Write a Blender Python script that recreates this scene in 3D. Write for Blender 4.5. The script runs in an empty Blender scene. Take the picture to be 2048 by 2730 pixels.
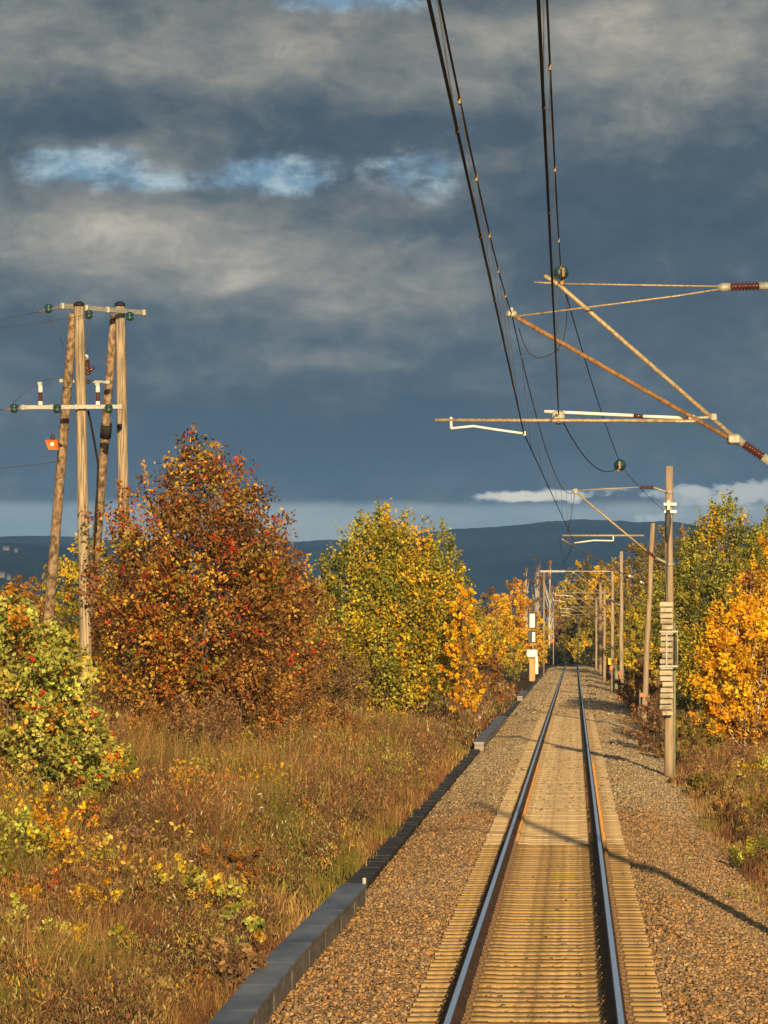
import bpy, math, random
import numpy as np
from mathutils import Vector

rng = np.random.default_rng(11)
random.seed(5)
PI = math.pi
sc = bpy.context.scene
col = sc.collection
EXPO = 0.64
CX, CZ, F = 0.35, 3.32, 12400.0     # camera x, camera height, focal length in photograph pixels
VX, VY = 1532.0, 1700.0             # where the track vanishes


def P(X, Y, D):
    """the point at depth D that the photograph shows at X, Y"""
    return Vector((CX + (X - VX) * D / F, D, CZ + (VY - Y) * D / F))


def lin(r, g, b):
    f = lambda c: (c / 255 / 12.92) if c <= 10 else ((c / 255 + 0.055) / 1.055) ** 2.4
    return (f(r), f(g), f(b))


# ------------------------------------------------------------------ materials
def nt(name):
    m = bpy.data.materials.new(name)
    m.use_nodes = True
    return m, m.node_tree.nodes, m.node_tree.links, m.node_tree.nodes['Principled BSDF']


def mat(name, c1, c2=None, scale=8.0, stretch=(1, 1, 1), rough=0.8, metal=0.0, bump=0.0, detail=6, spec=0.3, lo=0.35, hi=0.65):
    m, N, L, B = nt(name)
    B.inputs['Roughness'].default_value = rough
    B.inputs['Metallic'].default_value = metal
    B.inputs['Specular IOR Level'].default_value = spec
    if c2 is None:
        c2 = tuple(v * 0.7 for v in c1)
    tc = N.new('ShaderNodeTexCoord')
    mp = N.new('ShaderNodeMapping')
    mp.inputs['Scale'].default_value = stretch
    L.new(tc.outputs['Object'], mp.inputs['Vector'])
    no = N.new('ShaderNodeTexNoise')
    no.inputs['Scale'].default_value = scale
    no.inputs['Detail'].default_value = detail
    L.new(mp.outputs[0], no.inputs['Vector'])
    r = N.new('ShaderNodeValToRGB')
    r.color_ramp.elements[0].position = lo
    r.color_ramp.elements[0].color = (*c2, 1)
    r.color_ramp.elements[1].position = hi
    r.color_ramp.elements[1].color = (*c1, 1)
    L.new(no.outputs['Fac'], r.inputs[0])
    L.new(r.outputs[0], B.inputs['Base Color'])
    if bump:
        b = N.new('ShaderNodeBump')
        b.inputs['Strength'].default_value = bump
        b.inputs['Distance'].default_value = 0.02
        L.new(no.outputs['Fac'], b.inputs['Height'])
        L.new(b.outputs[0], B.inputs['Normal'])
    return m


def attr_mat(name, trans=0.0, rough=0.8):
    m, N, L, B = nt(name)
    a = N.new('ShaderNodeAttribute')
    a.attribute_name = 'tint'
    B.inputs['Roughness'].default_value = rough
    B.inputs['Specular IOR Level'].default_value = 0.2
    L.new(a.outputs['Color'], B.inputs['Base Color'])
    if trans:
        t = N.new('ShaderNodeBsdfTranslucent')
        L.new(a.outputs['Color'], t.inputs['Color'])
        mx = N.new('ShaderNodeMixShader')
        mx.inputs[0].default_value = trans
        L.new(B.outputs[0], mx.inputs[1])
        L.new(t.outputs[0], mx.inputs[2])
        L.new(mx.outputs[0], N['Material Output'].inputs[0])
    return m


M = {}
M['leaf'] = attr_mat('leaf', 0.22, 0.6)
M['grass'] = attr_mat('dry_grass', 0.15, 0.9)
M['stone'] = attr_mat('ballast_stone', 0, 0.95)
M['berry'] = mat('berry', (0.55, 0.02, 0.01), (0.4, 0.015, 0.01), 3, rough=0.35)
M['bark'] = mat('brown_bark', (0.16, 0.11, 0.07), (0.05, 0.035, 0.025), 12, (1, 1, .3), bump=.5)
M['birch'] = mat('birch_bark', (0.55, 0.5, 0.42), (0.12, 0.1, 0.08), 5, (1, 1, 2), lo=.36, hi=.46)
M['wood'] = mat('weathered_wood', (0.39, 0.315, 0.215), (0.13, 0.10, 0.065), 9, (3.4, 3.4, .16), rough=.9, bump=.4)
M['oldwood'] = mat('dark_weathered_wood', (0.32, 0.23, 0.145), (0.075, 0.048, 0.03), 6, (1.6, 1.6, 1.0), rough=.9, bump=.5, lo=.35, hi=.65)
M['brownwood'] = mat('brown_mast_wood', (0.33, 0.255, 0.17), (0.19, 0.14, 0.095), 9, (2.2, 2.2, .12), rough=.9, bump=.4)
M['tar'] = mat('black_tar', (0.02, 0.018, 0.016), (0.008, 0.008, 0.008), 9)
M['steel'] = mat('galvanised_steel', (0.36, 0.36, 0.32), (0.2, 0.2, 0.17), 25, rough=.6, metal=.2, spec=.4)
M['oldsteel'] = mat('stained_steel_tube', (0.42, 0.36, 0.24), (0.27, 0.18, 0.09), 30, rough=.6, metal=.25)
M['rust'] = mat('rusty_tube', (0.29, 0.165, 0.065), (0.15, 0.075, 0.03), 22, rough=.8, metal=.1)
M['white'] = mat('white_paint', (0.78, 0.77, 0.72), (0.62, 0.6, 0.54), 6, rough=.5)
M['ceramic'] = mat('brown_ceramic', (0.075, 0.022, 0.014), (0.05, 0.015, 0.01), 5, rough=.18, spec=.6)
M['glass'] = mat('teal_glass', (0.012, 0.055, 0.06), (0.008, 0.035, 0.04), 5, rough=.08, spec=.8)
M['wire'] = mat('dark_copper_wire', (0.035, 0.028, 0.024), (0.02, 0.017, 0.015), 40, rough=.55, metal=.3)
M['thinwire'] = mat('grey_wire', (0.09, 0.085, 0.08), (0.06, 0.055, 0.05), 40, rough=.6, metal=.3)
M['clamp'] = mat('brass_clamp', (0.24, 0.17, 0.08), (0.13, 0.09, 0.045), 40, rough=.6, metal=.2)
M['dullclamp'] = mat('tarnished_clamp', (0.12, 0.085, 0.05), (0.06, 0.045, 0.03), 40, rough=.6, metal=.3)
M['orange'] = mat('orange_enamel', (0.85, 0.11, 0.006), (0.7, 0.08, 0.006), 5, rough=.4)
M['yellow'] = mat('yellow_plate', (0.85, 0.47, 0.01), (0.75, 0.38, 0.01), 5, rough=.5)
M['dark'] = mat('dark_grey_metal', (0.06, 0.06, 0.065), (0.035, 0.035, 0.04), 8, rough=.6)
M['greenpipe'] = mat('grey_green_plastic', (0.2, 0.24, 0.15), (0.13, 0.16, 0.1), 8, rough=.6)
M['tan'] = mat('tan_wood_panel', (0.52, 0.31, 0.13), (0.4, 0.22, 0.08), 5, (1, 1, .2))
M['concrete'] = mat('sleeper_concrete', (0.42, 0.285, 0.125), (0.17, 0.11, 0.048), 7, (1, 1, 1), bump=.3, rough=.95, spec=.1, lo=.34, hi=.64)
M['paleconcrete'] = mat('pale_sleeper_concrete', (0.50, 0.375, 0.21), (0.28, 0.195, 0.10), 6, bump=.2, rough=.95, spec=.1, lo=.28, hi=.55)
M['weight'] = mat('weight_concrete', (0.44, 0.38, 0.28), (0.19, 0.16, 0.115), 3.5, (1, 1, 1.5), rough=.9, lo=.35, hi=.62)
M['lid'] = mat('black_trough_lid', (0.06, 0.05, 0.038), (0.012, 0.011, 0.010), 2.6, (1, 1, 1), rough=.7)
M['plastic'] = mat('sky_tinted_grey_channel_lid', (0.23, 0.235, 0.235), (0.05, 0.056, 0.068), 1.3, (2, .5, 1), rough=.42, spec=.5, lo=.3, hi=.7)  # bluish tone in the grey imitates sky reflected on the lid
M['chside'] = mat('grey_channel_side', (0.30, 0.27, 0.22), (0.12, 0.105, 0.085), 2.5, (1, .6, 3), rough=.6, lo=.3, hi=.7)
M['railtop'] = mat('polished_rail_head', (0.62, 0.80, 1.0), (0.50, 0.66, 0.86), 12, (6, .2, 1), rough=.45, metal=1.0)  # blue in the steel colour imitates the reflected sky
M['railrust'] = mat('rusty_rail_side', (0.13, 0.058, 0.022), (0.045, 0.022, 0.012), 14, (1, .3, 1), rough=.85)
M['gear'] = mat('rusty_fastening', (0.15, 0.09, 0.045), (0.08, 0.05, 0.03), 14, rough=.8)
M['goldgear'] = mat('bright_fastening', (0.40, 0.22, 0.07), (0.2, 0.1, 0.035), 14, rough=.8)
M['housewall'] = mat('pale_house_wall', (0.14, 0.135, 0.12), (0.1, 0.095, 0.09), .3)
M['houseroof'] = mat('dark_house_roof', (0.1, 0.07, 0.06), (0.06, 0.05, 0.05), .3)
M['soil'] = mat('brown_soil', (0.13, 0.085, 0.04), (0.055, 0.038, 0.02), 1.6, bump=.4, rough=1, spec=.05)
M['hill'] = mat('cloud_shaded_conifer_slope', (0.030, 0.034, 0.024), (0.003, 0.008, 0.012), .008, (1, .3, 3), rough=1, spec=0, detail=9)  # conifer colour taken near black to stand in for cloud shadow
M['bed'] = mat('ballast_gravel', (0.27, 0.18, 0.09), (0.10, 0.065, 0.035), 11, (1, .55, 1), bump=.8, rough=1, spec=.05, detail=8, lo=.36, hi=.62)


# ------------------------------------------------------------------ object helpers
def tag(o, label=None, cat=None, group=None, kind=None):
    for k, v in (('label', label), ('category', cat), ('group', group), ('kind', kind)):
        if v:
            o[k] = v
    return o


def thing(name, loc, label, cat, group=None):
    o = bpy.data.objects.new(name, None)
    o.empty_display_size = .2
    o.location = loc
    col.objects.link(o)
    return tag(o, label, cat, group)


def root_loc(o):
    v = Vector((0, 0, 0))
    while o is not None:
        v += o.location
        o = o.parent
    return v


class MB:
    def __init__(s):
        s.v, s.f, s.sm = [], [], []

    def add(s, verts, faces, smooth=False):
        n = len(s.v)
        s.v += [tuple(p) for p in verts]
        s.f += [tuple(i + n for i in f) for f in faces]
        s.sm += [smooth] * len(faces)
        return s

    def box(s, a, b, bev=0.0):
        (x0, y0, z0), (x1, y1, z1) = a, b
        if bev <= 0:
            v = [(x, y, z) for z in (z0, z1) for y in (y0, y1) for x in (x0, x1)]
            return s.add(v, [(0, 2, 3, 1), (4, 5, 7, 6), (0, 1, 5, 4), (1, 3, 7, 5), (3, 2, 6, 7), (2, 0, 4, 6)])
        c = bev
        o = [(x0 + c, y0), (x1 - c, y0), (x1, y0 + c), (x1, y1 - c), (x1 - c, y1), (x0 + c, y1), (x0, y1 - c), (x0, y0 + c)]
        i = [(x0 + 2 * c, y0 + c), (x1 - 2 * c, y0 + c), (x1 - c, y0 + 2 * c), (x1 - c, y1 - 2 * c), (x1 - 2 * c, y1 - c), (x0 + 2 * c, y1 - c), (x0 + c, y1 - 2 * c), (x0 + c, y0 + 2 * c)]
        v = [(*p, z0) for p in i] + [(*p, z0 + c) for p in o] + [(*p, z1 - c) for p in o] + [(*p, z1) for p in i]
        f = [tuple(reversed(range(8))), tuple(range(24, 32))]
        for r in range(3):
            for k in range(8):
                f.append((r * 8 + k, r * 8 + (k + 1) % 8, r * 8 + 8 + (k + 1) % 8, r * 8 + 8 + k))
        return s.add(v, f)

    def tube(s, pts, r, n=8, caps=True):
        pts = [Vector(p) for p in pts]
        rs = r if isinstance(r, (list, tuple)) else [r] * len(pts)
        v, f = [], []
        up = None
        for i, p in enumerate(pts):
            d = (pts[min(i + 1, len(pts) - 1)] - pts[max(i - 1, 0)])
            d.normalize()
            if up is None:
                up = Vector((0, 0, 1)) if abs(d.z) < .9 else Vector((1, 0, 0))
            a = d.cross(up)
            if a.length < 1e-4:
                a = d.cross(Vector((.3, 1, .2)))
            a.normalize()
            b = a.cross(d)
            b.normalize()
            up = b
            for k in range(n):
                t = 2 * PI * k / n
                v.append(p + a * (math.cos(t) * rs[i]) + b * (math.sin(t) * rs[i]))
        for i in range(len(pts) - 1):
            for k in range(n):
                f.append((i * n + k, i * n + (k + 1) % n, (i + 1) * n + (k + 1) % n, (i + 1) * n + k))
        s.add(v, f, True)
        if caps:
            m = len(s.v) - len(v)
            s.f += [tuple(m + k for k in reversed(range(n))), tuple(m + len(v) - n + k for k in range(n))]
            s.sm += [False, False]
        return s

    def shed(s, a, b, r0, r1, count, n=12):
        """a ribbed insulator from a to b"""
        a, b = Vector(a), Vector(b)
        pts, rr = [], []
        for k in range(count):
            for t, r in ((.05, r0), (.35, r1), (.55, r1 * .96), (.95, r0)):
                pts.append(a.lerp(b, (k + t) / count))
                rr.append(r)
        return s.tube(pts, rr, n)

    def build(s, name, m, parent=None):
        off = root_loc(parent) if parent else Vector((0, 0, 0))
        me = bpy.data.meshes.new(name)
        me.from_pydata([(x - off.x, y - off.y, z - off.z) for x, y, z in s.v], [], s.f)
        me.polygons.foreach_set('use_smooth', s.sm)
        me.materials.append(m)
        me.update()
        o = bpy.data.objects.new(name, me)
        col.objects.link(o)
        if parent:
            o.parent = parent
        return o


def np_mesh(name, V, Q, C, m, parent=None):
    """a mesh of quads from numpy arrays, with one tint per vertex"""
    V = np.asarray(V, np.float32)
    if parent:
        V = V - np.array(root_loc(parent), np.float32)
    me = bpy.data.meshes.new(name)
    me.vertices.add(len(V))
    me.vertices.foreach_set('co', V.ravel())
    me.loops.add(Q.size)
    me.loops.foreach_set('vertex_index', Q.astype(np.int32).ravel())
    me.polygons.add(len(Q))
    me.polygons.foreach_set('loop_start', np.arange(0, Q.size, 4, dtype=np.int32))
    me.polygons.foreach_set('loop_total', np.full(len(Q), 4, np.int32))
    if C is not None:
        at = me.attributes.new('tint', 'FLOAT_COLOR', 'POINT')
        at.data.foreach_set('color', np.concatenate([C, np.ones((len(C), 1))], 1).astype(np.float32).ravel())
    me.materials.append(m)
    me.update(calc_edges=True)
    me.validate()
    o = bpy.data.objects.new(name, me)
    col.objects.link(o)
    if parent:
        o.parent = parent
    return o


def vnoise(x, y, seed=0):
    """smooth value noise, 0..1"""
    x, y = np.asarray(x, float), np.asarray(y, float)
    xi, yi = np.floor(x).astype(np.int64), np.floor(y).astype(np.int64)
    fx, fy = x - xi, y - yi
    fx, fy = fx * fx * (3 - 2 * fx), fy * fy * (3 - 2 * fy)

    def h(a, b):
        n = (a * 374761393 + b * 668265263 + seed * 974711) & 0x7fffffff
        n = ((n ^ (n >> 13)) * 1274126177) & 0x7fffffff
        return ((n ^ (n >> 16)) & 0xffff) / 65535.0
    return (h(xi, yi) * (1 - fx) + h(xi + 1, yi) * fx) * (1 - fy) + (h(xi, yi + 1) * (1 - fx) + h(xi + 1, yi + 1) * fx) * fy


def sstep(a, b, x):
    t = np.clip((x - a) / (b - a), 0, 1)
    return t * t * (3 - 2 * t)


# ------------------------------------------------------------------ ground, hills, ballast
def gz(x, y):
    x, y = np.asarray(x, float), np.asarray(y, float)
    n = (vnoise(x * .5, y * .25, 3) - .5) * .35
    left = -.42 + .155 * np.clip(-x - 3.4, 0, 8) + n * sstep(3.2, 5, -x)
    right = -.50 - .30 * sstep(3.0, 5.2, x) + .05 * np.clip(x - 6, 0, 20) + n * sstep(3.2, 5, x)
    mid = np.full_like(x, -.62)
    z = np.where(x < -2.65, left, np.where(x > 2.75, right, mid))
    return z - 1.5 * sstep(700, 1600, y)


def grid_mesh(name, xs, ys, zf, m):
    X, Y = np.meshgrid(xs, ys)
    Z = zf(X, Y)
    V = np.stack([X, Y, Z], -1).reshape(-1, 3)
    w = len(xs)
    i, j = np.meshgrid(np.arange(w - 1), np.arange(len(ys) - 1))
    a = (j * w + i).ravel()
    Q = np.stack([a, a + 1, a + 1 + w, a + w], 1)
    o = np_mesh(name, V, Q, None, m)
    o.data.polygons.foreach_set('use_smooth', np.ones(len(Q), bool))
    return o


xs = np.concatenate([[-9000, -3000, -900, -300, -120, -60, -35], np.arange(-24, -2.7, .4), [-2.62, -1, 1, 2.7], np.arange(2.8, 18, .4), [30, 60, 120, 300, 900, 3000, 9000]])
ys = np.concatenate([[-300, -60], np.arange(10, 240, 2.0), np.arange(240, 700, 10), np.geomspace(720, 14000, 40)])
g = grid_mesh('ground', xs, ys, gz, M['soil'])
tag(g, kind='structure')


def bz(x):
    x = np.asarray(x, float)
    return np.interp(x, [-3.05, -2.6, -1.55, -1.25, 1.25, 1.6, 2.7, 3.3], [-.60, -.40, -.215, -.262, -.262, -.215, -.42, -.56])


xs = np.concatenate([np.linspace(-3.05, -1.55, 16), np.linspace(-1.4, 1.4, 20), np.linspace(1.55, 3.3, 18)])
ys = np.concatenate([np.arange(20, 120, .3), np.arange(120, 300, 1.0), np.arange(300, 640, 5)])
bed = grid_mesh('ballast_bed', xs, ys, lambda X, Y: bz(X) + (vnoise(X * 6, Y * 3, 8) - .5) * .05, M['bed'])
tag(bed, kind='structure')

# stones lying on the bed
STONE = [(.30, .19, .09), (.36, .22, .095), (.20, .135, .075), (.40, .285, .16), (.26, .20, .13), (.40, .22, .075), (.14, .10, .065), (.19, .15, .105)]


def stones(n, x0, x1, y0, y1, s0, s1, pale=0.0):
    x = rng.uniform(x0, x1, n)
    y = y0 + (y1 - y0) * rng.random(n) ** 1.15
    inside = np.abs(x) < 1.24
    keep = ~(np.abs(np.abs(x) - .75) < .13)
    on = (inside) & (np.abs(((y - 38.0) / .6) % 1 - .5) > .27)
    keep &= ~(on & (rng.random(n) > .34))
    x, y = x[keep], y[keep]
    n = len(x)
    z = bz(x) + rng.uniform(-.012, .022, n)
    s = rng.uniform(s0, s1, n)
    base = np.array([(-1, -1, -1), (1, -1, -1), (1, 1, -1), (-1, 1, -1), (-1, -1, 1), (1, -1, 1), (1, 1, 1), (-1, 1, 1)], float) * .5
    v = base[None] + rng.uniform(-.22, .22, (n, 8, 3))
    v[:, 4:, :2] *= .75
    v *= s[:, None, None] * rng.uniform(.65, 1.15, (n, 1, 3))
    a = rng.uniform(0, 2 * PI, n)
    c, si = np.cos(a)[:, None], np.sin(a)[:, None]
    vx = v[..., 0] * c - v[..., 1] * si
    vy = v[..., 0] * si + v[..., 1] * c
    V = np.stack([vx + x[:, None], vy + y[:, None], v[..., 2] + z[:, None]], -1).reshape(-1, 3)
    q = np.array([(0, 3, 2, 1), (4, 5, 6, 7), (0, 1, 5, 4), (1, 2, 6, 5), (2, 3, 7, 6), (3, 0, 4, 7)])
    Q = (q[None] + (np.arange(n) * 8)[:, None, None]).reshape(-1, 4)
    pal = np.array(STONE)
    C = np.array((.90, .84, .76)) * pal[rng.integers(0, len(pal), n)] * rng.uniform(.75, 1.25, (n, 1))
    p = np.clip(pale * sstep(75, 110, y) + (vnoise(x * .8, y * .12, 5) - .5) * .5, 0, 1)[:, None]
    C = C * (1 - p) + np.array((.33, .265, .165)) * rng.uniform(.6, 1.2, (n, 1)) * p
    return V, Q, np.repeat(C, 8, 0)


parts = [stones(150000, -2.95, 3.25, 38, 95, .025, .058), stones(70000, -2.95, 3.25, 95, 210, .045, .09, .75), stones(26000, -2.95, 3.2, 210, 560, .08, .16, .8)]
o, VV, QQ, CC = 0, [], [], []
for V, Q, C in parts:
    VV.append(V), QQ.append(Q + o), CC.append(C)
    o += len(V)
st = np_mesh('ballast_stones', np.concatenate(VV), np.concatenate(QQ), np.concatenate(CC), M['stone'])
tag(st, 'loose brown and tan ballast stones around the sleepers', 'ballast', kind='stuff')

# hills on the horizon
ridge = [(-9000, 1452), (-3000, 1448), (-900, 1444), (0, 1444), (200, 1438), (500, 1452), (800, 1452), (950, 1446), (1120, 1434), (1235, 1420), (1360, 1412), (1450, 1402), (1545, 1396), (1650, 1398), (1790, 1402), (1900, 1412), (2300, 1400), (5000, 1440), (9000, 1460)]


def hill(name, D, depth, ridge, y_floor, rough):
    X = np.concatenate([np.linspace(-9000, -400, 40), np.linspace(-380, 2500, 260), np.linspace(2600, 9000, 40)])
    Yr = np.interp(X, [p[0] for p in ridge], [p[1] for p in ridge])
    Yr = Yr + (vnoise(X * .012, X * 0, 2) - .5) * 4 * rough + (vnoise(X * .09, X * 0, 4) - .5) * 2.2 * rough
    x = CX + (X - VX) * D / F
    zr = CZ + (VY - Yr) * D / F
    rows = np.linspace(0, 1, 26)
    V = []
    for t in list(rows) + [1.15, 1.6]:
        k = math.sin(min(t, 1) * PI / 2) if t <= 1 else 1 - (t - 1) * .8
        y = D - depth * (1 - t) + (vnoise(X * .01, t * 4 + X * 0, 6) - .5) * depth * .12 * (1 - min(t, 1))
        zz = y_floor + (zr - y_floor) * k + (vnoise(X * .02, t * 9 + X * 0, 7) - .5) * 26 * rough * (max(0, 1 - t) if t > 0 else 0)
        V.append(np.stack([x, y, zz], -1))
    V = np.array(V)
    w = len(X)
    i, j = np.meshgrid(np.arange(w - 1), np.arange(len(V) - 1))
    a = (j * w + i).ravel()
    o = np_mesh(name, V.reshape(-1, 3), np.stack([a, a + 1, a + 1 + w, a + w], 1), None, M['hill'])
    o.data.polygons.foreach_set('use_smooth', np.ones(len(a), bool))
    return tag(o, kind='structure')


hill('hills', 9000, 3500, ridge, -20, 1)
ridge2 = [(-9000, 1420), (-2000, 1440), (-300, 1448), (60, 1452), (170, 1462), (330, 1480), (520, 1535), (760, 1600), (1100, 1650), (9000, 1680)]
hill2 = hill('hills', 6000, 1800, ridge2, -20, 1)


# ------------------------------------------------------------------ track: rails and sleepers
def rail_path(side):
    pts = [(side * .752, y, 0) for y in (20, 60, 100, 150, 200, 260, 320, 380, 440, 500, 560)]
    R = 520.0
    for k in range(1, 13):
        a = k * .022
        pts.append((side * .752 * math.cos(a) - R * (1 - math.cos(a)), 560 + (R + side * .752) * math.sin(a), -.001 * (k * 11) ** 1.25))
    return [Vector(p) for p in pts]


PROF_SIDE = [(.075, -.172), (.075, -.160), (.022, -.140), (.010, -.125), (.010, -.060), (.020, -.046), (.0365, -.038), (.0365, -.010)]


def sweep(prof, path):
    v, f = [], []
    n = len(prof)
    for i, p in enumerate(path):
        d = path[min(i + 1, len(path) - 1)] - path[max(i - 1, 0)]
        r = Vector((d.y, -d.x, 0)).normalized()
        for a, z in prof:
            v.append(p + r * a + Vector((0, 0, z)))
    for i in range(len(path) - 1):
        for k in range(n - 1):
            f.append((i * n + k, (i + 1) * n + k, (i + 1) * n + k + 1, i * n + k + 1))
    return v, f


for side, lab in ((-1, 'left rail of the track with its polished head tinted sky blue'), (1, 'right rail of the track with its dark shaded side')):
    path = rail_path(side)
    t = thing('rail', (side * .752, 20, -.172), lab, 'rail', 'rails of the single track')
    full = [(-a, z) for a, z in PROF_SIDE] + [(a, z) for a, z in reversed(PROF_SIDE)]
    left = [(-a, z) for a, z in PROF_SIDE]
    right = [(a, z) for a, z in reversed(PROF_SIDE)]
    b = MB()
    for pr in (left + [(-.031, -.0035), (-.0242, -.0013)], [(.0282, -.0017), (.032, -.0035)] + right):
        b.add(*sweep(pr, path))
    b.build('rail_web', M['railrust'], t)
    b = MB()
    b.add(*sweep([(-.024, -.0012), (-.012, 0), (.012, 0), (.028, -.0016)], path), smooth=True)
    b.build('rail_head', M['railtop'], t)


def sleeper_mesh(b, y):
    n = len(b.v)
    prof = [(-1.2, .0), (-1.2, .168), (-.5, .175), (-.42, .165), (.42, .165), (.5, .175), (1.2, .168), (1.2, 0)]
    for (x, h) in prof:
        w0, w1 = .15, .125
        zt = -.365 + h
        b.v += [(x, y - w0, -.365), (x, y - w1 - .0, zt - .012), (x, y - w1 + .02, zt), (x, y + w1 - .02, zt), (x, y + w1, zt - .012), (x, y + w0, -.365)]
    for i in range(1, len(prof) - 2):
        for k in range(6):
            b.f.append((n + i * 6 + k, n + (i + 1) * 6 + k, n + (i + 1) * 6 + (k + 1) % 6, n + i * 6 + (k + 1) % 6))
            b.sm.append(False)
    b.f.append(tuple(n + 6 + k for k in range(6)))
    b.f.append(tuple(n + 36 + k for k in reversed(range(6))))
    b.sm += [False, False]


def add_gear(t, y, m):
    for s_ in (-1, 1):
        for q in (-1, 1):
            x = s_ * .752 + q * .108
            b = MB().box((x - .035, y - .07, -.195), (x + .035, y + .07, -.158)).box((x - .018, y - .03, -.158), (x + .018, y + .03, -.13))
            b.build('fastening', m, t)


def make_sleeper(y, m, lab, g):
    t = thing('sleeper', (0, y, -.365), lab, 'sleeper', g)
    b = MB()
    sleeper_mesh(b, y)
    b.build('sleeper_body', m, t)
    add_gear(t, y, M['gear'] if m is M['concrete'] else M['goldgear'])
    return t


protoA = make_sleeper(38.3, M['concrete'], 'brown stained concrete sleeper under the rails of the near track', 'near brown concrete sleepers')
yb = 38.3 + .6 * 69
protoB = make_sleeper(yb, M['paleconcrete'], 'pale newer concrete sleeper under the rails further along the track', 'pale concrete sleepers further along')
for k in range(1, 300):
    y = 38.3 + .6 * k
    if k == 69:
        continue
    src = protoA if k < 69 else protoB
    r = src.copy()
    col.objects.link(r)
    r.location = (random.uniform(-.012, .012), y + random.uniform(-.015, .015), -.365 + random.uniform(-.006, .004))
    r.rotation_euler = (0, random.uniform(-.003, .003), random.uniform(-.006, .006))
    for ch in src.children:
        if k > 150 and ch.name.startswith('fastening'):
            continue
        c = ch.copy()
        col.objects.link(c)
        c.parent = r
b = MB()
y = 38.3 + .6 * 300
while y < 560:
    sleeper_mesh(b, y)
    y += .6
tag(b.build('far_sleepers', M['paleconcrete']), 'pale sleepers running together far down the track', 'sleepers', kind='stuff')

# ------------------------------------------------------------------ cable trough along the left of the ballast
for y0, y1, lab in ((66, 152, 'near run of black lidded cable trough sunk along the ballast edge'), (204, 270, 'middle run of black lidded cable trough past the small white post'), (300, 520, 'far run of black lidded cable trough leading past the white signal')):
    b = MB()
    pr = []
    y = y0
    while y < y1:
        j, zt_ = random.uniform(-.008, .008), -.33 + random.uniform(-.008, .006)
        pr += [(y, j, zt_), (y + .96, j, zt_), (y + .965, j, zt_ - .02), (y + .995, j, zt_ - .02)]
        y += 1.0
    v, f = [], []
    for (yy, j, zt_) in pr:
        v += [(-3.06 + j, yy, -.62), (-3.06 + j, yy, zt_), (-2.74 + j, yy, zt_), (-2.74 + j, yy, -.62)]
    for k in range(len(pr) - 1):
        for q in range(3):
            f.append((k * 4 + q, k * 4 + q + 1, k * 4 + q + 5, k * 4 + q + 4))
    f += [(0, 3, 2, 1), (len(v) - 4, len(v) - 3, len(v) - 2, len(v) - 1)]
    b.add(v, f)
    tag(b.build('cable_trough', M['lid']), lab, 'cable trough', 'black cable troughs left of the ballast')


def channel(y0, y1, xc, lab):
    t = thing('cable_channel', (xc, y0, -.4), lab, 'cable channel', 'raised grey cable channels')
    pts = []
    n = max(2, int((y1 - y0) / 3))
    for k in range(n + 1):
        y = y0 + (y1 - y0) * k / n
        pts.append((xc + .035 * math.sin(y * .22), y))
    side, lid = MB(), MB()
    for (xa, ya), (xb, yb_) in zip(pts, pts[1:]):
        for (bb, w, z0, z1) in ((side, .150, -.52, -.135), (lid, .172, -.135, -.095)):
            v = []
            for (x, y) in ((xa, ya), (xb, yb_ - .012)):
                v += [(x - w, y, z0), (x + w, y, z0), (x + w, y, z1), (x - w, y, z1)]
            bb.add(v, [(0, 1, 2, 3), (7, 6, 5, 4), (1, 5, 6, 2), (3, 2, 6, 7), (0, 3, 7, 4), (0, 4, 5, 1)])
    for (xa, ya) in pts:
        side.box((xa + .1495, ya - .02, -.5), (xa + .1525, ya + .0, -.14))
    s_ = side.build('side_panel', M['chside'], t)
    lid.build('channel_lid', M['plastic'], t)
    return t


channel(30, 64.6, -2.735, 'raised grey cable channel with sky tinted lid at the near end of the black trough')
channel(152, 203, -2.80, 'middle raised grey cable channel between two runs of black trough')
channel(271, 299, -2.85, 'farthest short grey cable channel close to the white signal')

# end post at the step of the channel
b = MB()
b.box((-2.60, 64.7, -.5), (-2.55, 64.76, -.02), .006)
tag(b.build('marker_peg', M['steel']), 'short metal peg at the end of the near cable channel', 'peg')
b = MB()
p = P(1277, 1925, 204)
b.tube([(p.x, 204, gz(p.x, 204) - .1), (p.x, 204, p.z)], .04, 8)
b.box((p.x - .11, 203.9, p.z - .02), (p.x + .11, 204.1, p.z + .25), .02)
tag(b.build('marker_post', M['white']), 'small white marker post in the grass by the middle cable channel', 'marker post')


# ------------------------------------------------------------------ overhead line
def span(a, b, sag, n=10):
    a, b = Vector(a), Vector(b)
    out = []
    for k in range(n + 1):
        t = k / n
        p = a.lerp(b, t)
        p.z -= sag * 4 * t * (1 - t)
        out.append(p)
    return out


def wire_z(path, y):
    for a, b in zip(path, path[1:]):
        if a.y <= y <= b.y:
            return a.lerp(b, (y - a.y) / (b.y - a.y))
    return path[-1]


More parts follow.
